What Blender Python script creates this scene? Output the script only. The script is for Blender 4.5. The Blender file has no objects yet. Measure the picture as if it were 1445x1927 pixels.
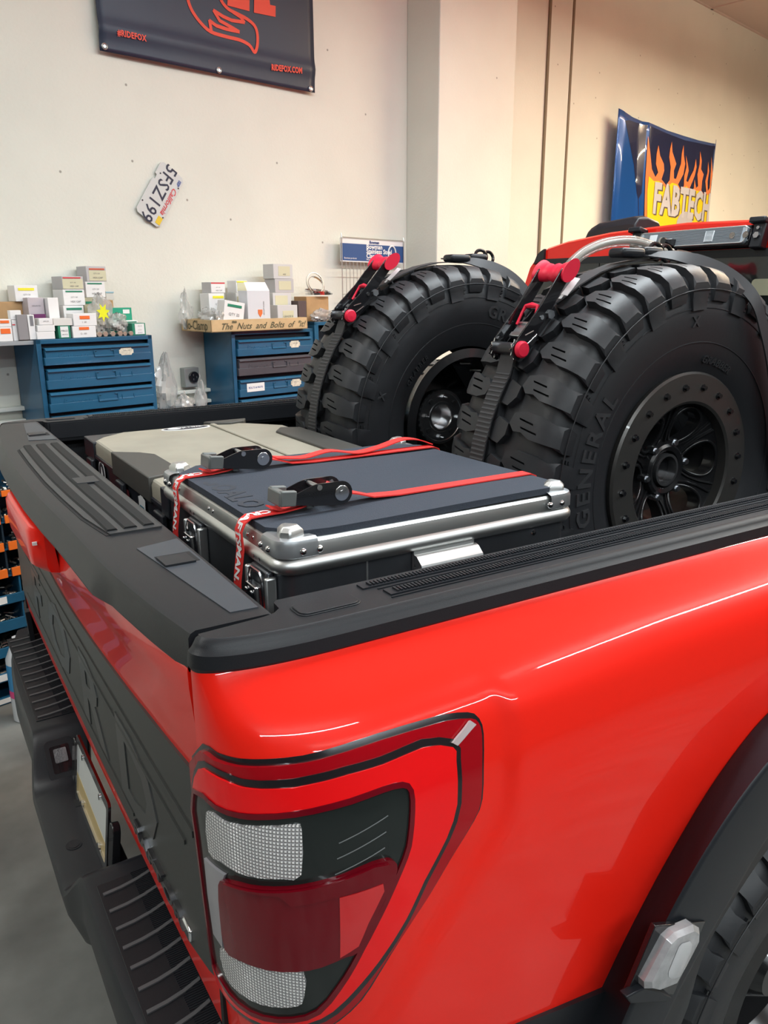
import bpy, math, random
from math import sqrt, sin, cos, pi, radians, hypot, atan2
from mathutils import Matrix, Vector, Euler
from mathutils.geometry import delaunay_2d_cdt
random.seed(7)
S = bpy.context.scene
COL = S.collection

# ------------------------------------------------------------------ camera
FPX, PITCH, ROLL, YAW, WYAW = 1477.89, .2737961, -.00337378, 1.01882, .20991
CAM = Vector((0, 0, 1.87))
_f = Vector((cos(YAW)*cos(PITCH), sin(YAW)*cos(PITCH), -sin(PITCH)))
_r = Vector((sin(YAW), -cos(YAW), 0)); _u = _r.cross(_f)
RT = cos(ROLL)*_r + sin(ROLL)*_u; UP = -sin(ROLL)*_r + cos(ROLL)*_u; FW = _f
cd = bpy.data.cameras.new('camera'); co = bpy.data.objects.new('camera', cd); COL.objects.link(co)
cd.sensor_fit = 'VERTICAL'; cd.sensor_height = 36; cd.lens = FPX*36/1927; cd.clip_start = .02
m3 = Matrix((RT, UP, -FW)).transposed()
co.matrix_world = Matrix.Translation(CAM) @ m3.to_4x4()
S.camera = co
# ------------------------------------------------------------------ view, world, lights
S.view_settings.view_transform = 'Standard'; S.view_settings.look = 'None'
S.view_settings.exposure = 0.26; S.view_settings.gamma = 1
S.view_settings.use_curve_mapping = False
wd = bpy.data.worlds.new('world'); S.world = wd; wd.use_nodes = True
wd.node_tree.nodes['Background'].inputs[0].default_value = (.75, .85, 1, 1)
wd.node_tree.nodes['Background'].inputs[1].default_value = .3
CEIL = 4.42
WR = Matrix.Rotation(WYAW, 4, 'Z')                    # wall frame: (along the wall, towards the wall, up)
def area(name, loc, sx, sy, col, power, rz=0, rot=None):
    l = bpy.data.lights.new(name, 'AREA'); l.shape = 'RECTANGLE'; l.size = sx; l.size_y = sy
    l.color = col; l.energy = power
    o = bpy.data.objects.new(name, l); COL.objects.link(o); o.location = loc
    o.rotation_euler = rot or (0, 0, rz)
    return o
COOL = (.85, .955, 1.0); WARM = (1.0, .80, .55); NEUT = (.95, .98, .96)
LIGHTS = [(-1.2, -1.6, 4.8, COOL, 85), (2.6, 1.2, 3.6, COOL, 105), (4.6, -1.6, 3.6, COOL, 100), (-1.6, 2.3, 3.6, NEUT, 50), (7.2, 1.3, 3.6, WARM, 215), (8.8, -1.6, 3.6, WARM, 160), (1.0, -4.2, 4.8, COOL, 120)]
for i, (x, y, ln, c, pw) in enumerate(LIGHTS):
    area('ceiling_tube', WR @ Vector((x, y, CEIL-.52)), ln, .09, c, pw, WYAW)
    area('added_ceiling_fill', WR @ Vector((x, y, CEIL-.36)), ln, .12, c, pw*.35, rot=(pi, 0, WYAW))  # added upward fill above each fixture, brightens the ceiling
# ------------------------------------------------------------------ projection helpers (pixel ray -> point at a known real distance)
NW = Vector((-sin(WYAW), cos(WYAW), 0)); UW = Vector((cos(WYAW), sin(WYAW), 0))
def ray(px, py): return RT*((px-722.5)/FPX) - UP*((py-963.5)/FPX) + FW
def hx(px, py, X): d = ray(px, py); return CAM + d*(X/d.x)
def hy(px, py, Y): d = ray(px, py); return CAM + d*(Y/d.y)
def hz(px, py, Z): d = ray(px, py); return CAM + d*((Z-1.87)/d.z)
def hw(px, py, D):
    d = ray(px, py); p = d*(D/d.dot(NW)); return Vector((p.dot(UW), D, p.z+1.87))

# ------------------------------------------------------------------ materials
MATS = {}
def mat(name, col, rough=.5, metal=0, bump=0, bscale=200, coat=0, var=0, vscale=5, spec=.5, emis=None, alpha=None, trans=0, ior=1.45, bdist=.002, col2=None, sheen=0):
    if name in MATS: return MATS[name]
    m = bpy.data.materials.new(name); m.use_nodes = True; nt = m.node_tree; b = nt.nodes['Principled BSDF']
    b.inputs['Base Color'].default_value = (*col, 1); b.inputs['Roughness'].default_value = rough
    b.inputs['Metallic'].default_value = metal; b.inputs['Specular IOR Level'].default_value = spec
    b.inputs['Coat Weight'].default_value = coat; b.inputs['Coat Roughness'].default_value = .03
    b.inputs['IOR'].default_value = ior
    if sheen: b.inputs['Sheen Weight'].default_value = sheen
    if trans: b.inputs['Transmission Weight'].default_value = trans
    if alpha is not None: b.inputs['Alpha'].default_value = alpha
    if emis: b.inputs['Emission Color'].default_value = (*emis[:3], 1); b.inputs['Emission Strength'].default_value = emis[3]
    tc = nt.nodes.new('ShaderNodeTexCoord')
    if bump:
        n = nt.nodes.new('ShaderNodeTexNoise'); n.inputs['Scale'].default_value = bscale; n.inputs['Detail'].default_value = 3
        nt.links.new(tc.outputs['Object'], n.inputs['Vector'])
        bp = nt.nodes.new('ShaderNodeBump'); bp.inputs['Strength'].default_value = bump; bp.inputs['Distance'].default_value = bdist
        nt.links.new(n.outputs['Fac'], bp.inputs['Height']); nt.links.new(bp.outputs['Normal'], b.inputs['Normal'])
    if var:
        n = nt.nodes.new('ShaderNodeTexNoise'); n.inputs['Scale'].default_value = vscale; n.inputs['Detail'].default_value = 5
        nt.links.new(tc.outputs['Object'], n.inputs['Vector'])
        mx = nt.nodes.new('ShaderNodeMix'); mx.data_type = 'RGBA'
        c2 = col2 or tuple(c*(1-var) for c in col)
        mx.inputs[6].default_value = (*col, 1); mx.inputs[7].default_value = (*c2, 1)
        rp = nt.nodes.new('ShaderNodeMapRange'); rp.inputs[1].default_value = .35; rp.inputs[2].default_value = .7
        nt.links.new(n.outputs['Fac'], rp.inputs[0]); nt.links.new(rp.outputs[0], mx.inputs[0]); nt.links.new(mx.outputs[2], b.inputs['Base Color'])
    MATS[name] = m; return m
RED = mat('red_car_paint', (.86, .017, .008), .35, 0, coat=.6, spec=.12)
PLAS = mat('black_textured_plastic', (.013, .014, .017), .40, bump=.35, spec=.42, bscale=900, bdist=.0006)
PLAS2 = mat('smooth_black_plastic', (.014, .016, .020), .38, spec=.4, bump=.1, bscale=700, bdist=.0004)
GBLK = mat('gloss_black', (.012, .012, .014), .18, coat=.5)
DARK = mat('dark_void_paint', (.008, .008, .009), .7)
RUB = mat('tyre_rubber', (.019, .020, .023), .48, bump=.15, bscale=60, bdist=.002, spec=.55)
ALU = mat('brushed_aluminium', (.66, .67, .66), .40, 1, bump=.06, bscale=90, bdist=.001)
ALUD = mat('dull_sheet_aluminium', (.17, .18, .20), .38, .9, bump=.12, bscale=30, var=.3, vscale=6)
CHR = mat('chrome_steel', (.72, .73, .75), .15, 1)
ZINC = mat('zinc_steel', (.55, .57, .60), .30, 1)
BLUE = mat('blue_enamel', (.018, .115, .22), .33, bump=.1, bscale=12, bdist=.003, var=.25, vscale=4, coat=.2)
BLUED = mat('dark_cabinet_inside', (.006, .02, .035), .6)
WEBR = mat('red_webbing', (.78, .035, .03), .6, bump=.4, bscale=600, bdist=.0006)
WEBB = mat('black_webbing', (.028, .028, .031), .55, bump=.3, bscale=700, bdist=.0006)
HRED = mat('red_rubber_grip', (.80, .018, .055), .38)
FOAM = mat('charcoal_foam_mat', (.045, .053, .070), .85, bump=.8, bscale=420, bdist=.0012, spec=.3)
SAND = mat('sand_plastic', (.33, .305, .245), .5, var=.15, vscale=9, bump=.1, bscale=300)
WHITE = mat('white_card', (.80, .80, .80), .6)
GREYC = mat('grey_card', (.50, .49, .50), .7)
CARD = mat('brown_cardboard', (.50, .31, .15), .8, var=.15, vscale=20)
CARDL = mat('light_cardboard', (.62, .44, .24), .8, var=.12, vscale=20)
INK = mat('dark_ink', (.03, .03, .04), .6)
WINK = mat('white_ink', (.85, .85, .85), .5)
GREEN = mat('green_print', (.02, .22, .13), .5)
ORAN = mat('orange_print', (.85, .16, .03), .5)
REDP = mat('red_print', (.65, .05, .06), .5)
YEL = mat('yellow_print', (.85, .78, .05), .5)
PURP = mat('purple_print', (.12, .02, .10), .5)
MANI = mat('manila_label', (.62, .60, .42), .6)
LBL = mat('cream_paper_label', (.75, .70, .58), .6, var=.3, vscale=60)

# ------------------------------------------------------------------ mesh builder
class MB:
    def __init__(s, M=None): s.v = []; s.f = []; s.mi = []; s.M = M or Matrix(); s.cur = 0
    def mt(s, i): s.cur = i; return s
    def add(s, vs, fs):
        b = len(s.v); M = s.M
        s.v += [M @ Vector(v) for v in vs]; s.f += [tuple(b+i for i in f) for f in fs]; s.mi += [s.cur]*len(fs)
        return s
    def box(s, c, d, R=None, tap=None):
        x, y, z = d[0]/2, d[1]/2, d[2]/2
        vs = [Vector((a*x, b*y, e*z)) for e in (-1, 1) for b in (-1, 1) for a in (-1, 1)]
        if tap:
            for i in range(4, 8): vs[i].x *= tap[0]; vs[i].y *= tap[1]
        if R is not None: vs = [R @ v for v in vs]
        c = Vector(c)
        return s.add([v+c for v in vs], [(0,2,3,1),(4,5,7,6),(0,1,5,4),(2,6,7,3),(0,4,6,2),(1,3,7,5)])
    def b2(s, a, b):
        return s.box([(a[i]+b[i])/2 for i in range(3)], [abs(b[i]-a[i]) for i in range(3)])
    def rings(s, R, closed=False, cap=True, loop=True):
        n = len(R[0]); vs = [p for r in R for p in r]; fs = []
        m = len(R)
        for i in range(m if closed else m-1):
            j = (i+1) % m
            for k in range(n if loop else n-1):
                l = (k+1) % n
                fs.append((i*n+k, i*n+l, j*n+l, j*n+k))
        if cap and not closed and loop: fs += [tuple(range(n))[::-1], tuple((m-1)*n+k for k in range(n))]
        return s.add(vs, fs)
    def cyl(s, a, b, r, r2=None, n=16, cap=True):
        a = Vector(a); b = Vector(b); r2 = r if r2 is None else r2
        q = (b-a).to_track_quat('Z', 'Y')
        return s.rings([[p + q @ Vector((rr*cos(2*pi*k/n), rr*sin(2*pi*k/n), 0)) for k in range(n)] for p, rr in ((a, r), (b, r2))], cap=cap)
    def lathe(s, prof, a, ax, n=32, cap=False):
        a = Vector(a); q = Vector(ax).to_track_quat('Z', 'Y')
        return s.rings([[a + q @ Vector((r*cos(2*pi*k/n), r*sin(2*pi*k/n), h)) for k in range(n)] for h, r in prof], cap=cap)
    def tube(s, P, r, n=8, closed=False):
        P = [Vector(p) for p in P]; R = []; m = len(P); up = None
        for i, p in enumerate(P):
            t = (P[(i+1) % m]-P[i-1]) if closed else (P[min(i+1, m-1)]-P[max(i-1, 0)])
            t.normalize()
            if up is None: up = Vector((0, 0, 1)) if abs(t.z) < .9 else Vector((1, 0, 0))
            sd = t.cross(up).normalized(); up = sd.cross(t).normalized()
            rr = r[i] if isinstance(r, (list, tuple)) else r
            R.append([p + sd*rr*cos(2*pi*k/n) + up*rr*sin(2*pi*k/n) for k in range(n)])
        return s.rings(R, closed=closed)
    def band(s, P, W, th):
        """flat webbing: P centre points, W = (width vector or list), th thickness; offset along normal"""
        P = [Vector(p) for p in P]; R = []
        for i, p in enumerate(P):
            t = (P[min(i+1, len(P)-1)]-P[max(i-1, 0)]).normalized()
            w = Vector(W[i] if isinstance(W, list) else W); h = w.cross(t).normalized()*th/2; w = w/2
            R.append([p-w-h, p+w-h, p+w+h, p-w+h])
        return s.rings(R)
    def ext(s, poly, z0, z1, f=None):
        """extrude 2d polygon between z0 and z1; f maps (x,y,z)"""
        n = len(poly); vs = [(x, y, z0) for x, y in poly] + [(x, y, z1) for x, y in poly]
        if f: vs = [f(*v) for v in vs]
        return s.add(vs, [tuple(range(n))[::-1], tuple(range(n, 2*n))] + [(k, (k+1) % n, n+(k+1) % n, n+k) for k in range(n)])
    def grid(s, F, nu, nv):
        vs = [F(i/nu, j/nv) for i in range(nu+1) for j in range(nv+1)]
        return s.add(vs, [(i*(nv+1)+j, (i+1)*(nv+1)+j, (i+1)*(nv+1)+j+1, i*(nv+1)+j+1) for i in range(nu) for j in range(nv)])
    def patch(s, poly, F, depth=0, step=.02, off=0, holes=()):
        """fill a 2d polygon, map it by F(a,b,off) and give it skirts to off-depth"""
        def dens(pl):
            o = []
            for i, p in enumerate(pl):
                q = pl[(i+1) % len(pl)]; n = max(1, int(hypot(q[0]-p[0], q[1]-p[1])/step+.5))
                o += [(p[0]+(q[0]-p[0])*k/n, p[1]+(q[1]-p[1])*k/n) for k in range(n)]
            return o
        L = [dens(poly)] + [dens(h) for h in holes]
        pts = []; ed = []
        for l in L:
            b = len(pts); pts += l; ed += [(b+i, b+(i+1) % len(l)) for i in range(len(l))]
        xs = [p[0] for p in L[0]]; ys = [p[1] for p in L[0]]
        def ins(x, y, l):
            c = False; j = len(l)-1
            for i in range(len(l)):
                if (l[i][1] > y) != (l[j][1] > y) and x < (l[j][0]-l[i][0])*(y-l[i][1])/(l[j][1]-l[i][1])+l[i][0]: c = not c
                j = i
            return c
        x = min(xs)+step/2
        while x < max(xs):
            y = min(ys)+step/2
            while y < max(ys):
                if ins(x, y, L[0]) and not any(ins(x, y, h) for h in L[1:]):
                    if min(abs(x-p[0])+abs(y-p[1]) for l in L for p in l) > step*.6: pts.append((x, y))
                y += step
            x += step
        r = delaunay_2d_cdt([Vector(p) for p in pts], ed, [], 0, 1e-7)
        V = r[0]; T = []
        for t in r[2]:
            cxx = sum(V[i][0] for i in t)/3; cyy = sum(V[i][1] for i in t)/3
            if ins(cxx, cyy, L[0]) and not any(ins(cxx, cyy, h) for h in L[1:]): T.append(tuple(t))
        s.add([F(v[0], v[1], off) for v in V], T)
        if depth:
            for l in L:
                n = len(l); s.add([F(p[0], p[1], off) for p in l]+[F(p[0], p[1], off-depth) for p in l], [(i, (i+1) % n, n+(i+1) % n, n+i) for i in range(n)])
        return s
    def build(s, name, mats, parent=None, ang=35, bev=0, seg=2, sub=0, weld=False, shade=True):
        me = bpy.data.meshes.new(name); me.from_pydata([tuple(v) for v in s.v], [], s.f)
        if not isinstance(mats, (list, tuple)): mats = [mats]
        for m in mats: me.materials.append(m)
        if len(mats) > 1: me.polygons.foreach_set('material_index', s.mi)
        me.validate()
        import bmesh
        bm = bmesh.new(); bm.from_mesh(me)
        if weld: bmesh.ops.remove_doubles(bm, verts=bm.verts, dist=1e-5)
        bmesh.ops.recalc_face_normals(bm, faces=bm.faces); bm.to_mesh(me); bm.free()
        if shade:
            me.polygons.foreach_set('use_smooth', [True]*len(me.polygons)); me.set_sharp_from_angle(angle=radians(ang))
        o = bpy.data.objects.new(name, me); COL.objects.link(o)
        if bev:
            b = o.modifiers.new('bevel', 'BEVEL'); b.width = bev; b.segments = seg; b.limit_method = 'ANGLE'; b.angle_limit = radians(40); b.harden_normals = False
        if sub:
            b = o.modifiers.new('sub', 'SUBSURF'); b.levels = sub; b.render_levels = sub
        if parent: par(o, parent)
        return o
WM = {}
def par(o, p):
    o.parent = p
    w = WM.get(p.name)
    if w is not None: o.matrix_parent_inverse = w.inverted()
def thing(name, label, cat, M=None, group=None):
    o = bpy.data.objects.new(name, None); COL.objects.link(o); o.empty_display_size = .05
    if M is not None: o.matrix_world = M if isinstance(M, Matrix) else Matrix.Translation(M)
    WM[o.name] = o.matrix_world.copy()
    return tag(o, label, cat, group)
def tag(o, label, cat, group=None, kind=None):
    o['label'] = label; o['category'] = cat
    if group: o['group'] = group
    if kind: o['kind'] = kind
    return o
def struct(o): o['kind'] = 'structure'; return o
KIDS = {}
def copy_tree(o, parent=None, kids=None):
    c = o.copy(); COL.objects.link(c)
    if parent: c.parent = parent
    for ch in [x for x in COL.objects if x.parent == o]: copy_tree(ch, c)
    return c
def text_geo(txt, size=1, bold=0, shear=0, space=1, ext=0, align='CENTER', res=2):
    cu = bpy.data.curves.new('t', 'FONT'); cu.body = txt; cu.size = size; cu.offset = bold; cu.shear = shear; cu.space_character = space
    cu.extrude = ext; cu.align_x = align; cu.align_y = 'CENTER'; cu.resolution_u = res
    o = bpy.data.objects.new('t', cu); COL.objects.link(o)
    me = bpy.data.meshes.new_from_object(o)
    vs = [v.co.copy() for v in me.vertices]; fs = [tuple(p.vertices) for p in me.polygons]
    bpy.data.objects.remove(o); bpy.data.meshes.remove(me); bpy.data.curves.remove(cu)
    return vs, fs
def text_on(mb, txt, size, F, sx=1, **k):
    vs, fs = text_geo(txt, size, **k); mb.add([F(Vector((v.x*sx, v.y, v.z))) for v in vs], fs); return mb
def frame(o, x, y, z=None):
    x = Vector(x).normalized(); y = Vector(y); z = x.cross(y).normalized(); y = z.cross(x).normalized(); o = Vector(o)
    return Matrix(((x.x, y.x, z.x, o.x), (x.y, y.y, z.y, o.y), (x.z, y.z, z.z, o.z), (0, 0, 0, 1)))
def spline(P, n=8):
    P = [Vector(p) for p in P]; o = []
    for i in range(len(P)-1):
        a = P[max(i-1, 0)]; b = P[i]; c = P[i+1]; d = P[min(i+2, len(P)-1)]
        for k in range(n):
            t = k/n; o.append(.5*((2*b)+(c-a)*t+(2*a-5*b+4*c-d)*t*t+(3*b-a-3*c+d)*t**3))
    return o+[P[-1]]
def rrect(w, h, r, n=4, cx=0, cy=0):
    o = []
    for sx, sy, a in ((1, 1, 0), (-1, 1, 90), (-1, -1, 180), (1, -1, 270)):
        for k in range(n+1):
            t = radians(a+90*k/n); o.append((cx+sx*(w/2-r)+r*cos(t), cy+sy*(h/2-r)+r*sin(t)))
    return o
# ------------------------------------------------------------------ room
def wall_mat(name, col, dots=True):
    m = mat(name, col, .75, bump=.35, bscale=70, bdist=.003, var=.10, vscale=1.3)
    nt = m.node_tree; b = nt.nodes['Principled BSDF']; src = b.inputs['Base Color'].links[0].from_socket
    tc = nt.nodes.new('ShaderNodeTexCoord'); v = nt.nodes.new('ShaderNodeTexVoronoi'); v.inputs['Scale'].default_value = 3.1; v.voronoi_dimensions = '2D'
    dt = nt.nodes.new('ShaderNodeVectorMath'); dt.operation = 'DOT_PRODUCT'; dt.inputs[1].default_value = (cos(WYAW), sin(WYAW), 0); nt.links.new(tc.outputs['Object'], dt.inputs[0])
    sx = nt.nodes.new('ShaderNodeSeparateXYZ'); nt.links.new(tc.outputs['Object'], sx.inputs[0]); cb = nt.nodes.new('ShaderNodeCombineXYZ'); nt.links.new(dt.outputs['Value'], cb.inputs[0]); nt.links.new(sx.outputs[2], cb.inputs[1]); nt.links.new(cb.outputs[0], v.inputs['Vector'])
    r = nt.nodes.new('ShaderNodeMapRange'); r.inputs[1].default_value = .012; r.inputs[2].default_value = .024; r.inputs[3].default_value = .65; r.inputs[4].default_value = 0
    nt.links.new(v.outputs['Distance'], r.inputs[0])
    mx = nt.nodes.new('ShaderNodeMix'); mx.data_type = 'RGBA'; mx.inputs[7].default_value = (.12, .10, .08, 1)
    sc = nt.nodes.new('ShaderNodeSeparateColor'); nt.links.new(v.outputs['Color'], sc.inputs[0]); lt = nt.nodes.new('ShaderNodeMath'); lt.operation = 'LESS_THAN'; lt.inputs[1].default_value = .34; nt.links.new(sc.outputs[0], lt.inputs[0])
    ml = nt.nodes.new('ShaderNodeMath'); ml.operation = 'MULTIPLY'; nt.links.new(r.outputs[0], ml.inputs[0]); nt.links.new(lt.outputs[0], ml.inputs[1])
    nt.links.new(ml.outputs[0], mx.inputs[0]); nt.links.new(src, mx.inputs[6]); nt.links.new(mx.outputs[2], b.inputs['Base Color'])
    return m
WALL = wall_mat('cream_plaster_wall', (.76, .765, .69))
WALL2 = wall_mat('dim_plaster_wall', (.085, .078, .070))
FLOOR = mat('concrete_floor', (.235, .24, .225), .42, bump=.15, bscale=14, var=.45, vscale=3.5, bdist=.003)
CEILM = mat('ceiling_panel', (.62, .52, .46), .9, bump=.2, bscale=80)
TUBE = mat('tube_glow', (1, 1, 1), emis=(1, 1, 1, 3))
def sbox(name, a, b, m, bev=0):
    mb = MB(WR); mb.b2(a, b); return struct(mb.build(name, m, bev=bev))
U0, U1, D0, D1 = -5.5, 13.0, -7.0, 3.93
sbox('floor', (U0, D0, -.2), (U1, D1+.2, 0), FLOOR)
sbox('ceiling', (U0, D0, CEIL), (U1, D1+.2, CEIL+.15), CEILM)
sbox('wall_left', (U0, D1, 0), (U1, D1+.2, CEIL), WALL)
sbox('wall_right', (U0, D0-.2, 0), (U1, D0, CEIL), WALL2)
sbox('wall_back', (U0-.2, D0, 0), (U0, D1, CEIL), WALL2)
sbox('wall_front', (U1, D0, 0), (U1+.2, D1, CEIL), WALL2)
sbox('trim_1', (3.965, 3.65, 0), (4.72, 3.93, CEIL), WALL, .006)           # pilaster
JM = mat('wall_joint_sealant', (.20, .16, .11), .8)
mb = MB(WR); mb.b2((5.475, 3.92, 0), (5.752, 3.93, CEIL)); struct(mb.build('trim_2', WALL, bev=.004))
mb = MB(WR)
for a in (5.450, 5.754): mb.b2((a, 3.916, 0), (a+.024, 3.93, CEIL))
struct(mb.build('trim_3', JM))
mb = MB(WR)                                                             # ceiling grid
for i in range(12): mb.b2((U0+i*1.5, D0, CEIL-.012), (U0+i*1.5+.03, D1, CEIL))
for i in range(8): mb.b2((U0, D1-.02-i*1.5, CEIL-.012), (U1, D1+.01-i*1.5, CEIL))
struct(mb.build('trim_4', CEILM))
mb = MB(WR)                                                             # wall ledge low behind the cabinets
for z in (1.33, 1.27): mb.b2((.4, 3.88, z), (2.6, 3.93, z+.02))
struct(mb.build('trim_5', WALL, bev=.004))
for i, (x, y, ln, c, pw) in enumerate(LIGHTS):
    mb = MB(WR); mb.b2((x-ln/2-.05, y-.09, CEIL-.50), (x+ln/2+.05, y+.09, CEIL-.42)); mb.b2((x-ln/2+.2, y-.01, CEIL-.43), (x-ln/2+.22, y+.01, CEIL)); mb.b2((x+ln/2-.22, y-.01, CEIL-.43), (x+ln/2-.2, y+.01, CEIL))
    tag(mb.build('ceiling_light', WHITE, bev=.01), ['long white strip light under the ceiling, behind the truck tail', 'white strip light above the tailgate and bumper', 'white strip light above the passenger side of the truck bed', 'white strip light over the drawer cabinets by the left wall', 'warm strip light over the truck cab beside the wall', 'warm strip light ahead of the cab on the passenger side', 'long white strip light farthest from the left wall'][i], 'light', 'strip lights of the workshop')
# ------------------------------------------------------------------ pickup truck
TRUCK = thing('pickup_truck', 'bright red pickup truck with black bed rails, open bed and red tail light', 'pickup truck', (1.4, 1.67, 0))
YC = 1.67
YT=[(.55,.640),(.70,.628),(.80,.620),(.90,.616),(1.0,.614),(1.1,.615),(1.2,.618),(1.27,.624),(1.33,.635),(1.38,.652),(1.415,.675),(1.44,.712),(1.458,.738),(1.468,.752),(1.475,.757)]
def lerp_tab(T,v):
    if v<=T[0][0]: return T[0][1]
    for (a,b),(c,d) in zip(T,T[1:]):
        if v<=c:
            t=(v-a)/(c-a); return b+(d-b)*t
    return T[-1][1]
def side_y(z):
    # smoothed
    w=.012; return (lerp_tab(YT,z-w)+2*lerp_tab(YT,z)+lerp_tab(YT,z+w))/4
Y0=.800; A=.19; NE=2.6
def x0(z): return .236+.012*max(0,(1.30-z)/.3)
def _cor(th, ys):
    e=2/NE
    return A*(1-max(0,cos(th))**e), Y0-(Y0-ys)*max(0,sin(th))**e
# arc-length table of the plan corner
_AT=[(0.0,0.0)]
_p=_cor(0,.628)
for _k in range(1,401):
    _q=_cor(pi/2*_k/400,.628); _AT.append((_AT[-1][0]+sqrt((_q[0]-_p[0])**2+(_q[1]-_p[1])**2),pi/2*_k/400)); _p=_q
SC=_AT[-1][0]
def body(s,z):
    ys=side_y(z)
    if s<0: return (x0(z),Y0-s,z)
    if s>=SC: return (x0(z)+A+(s-SC),ys,z)
    lo=0; hi=400
    while hi-lo>1:
        m=(lo+hi)//2
        if _AT[m][0]<=s: lo=m
        else: hi=m
    t=(s-_AT[lo][0])/(_AT[hi][0]-_AT[lo][0]); a,y=_cor(_AT[lo][1]+(_AT[hi][1]-_AT[lo][1])*t,ys)
    return (x0(z)+a,y,z)

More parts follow.
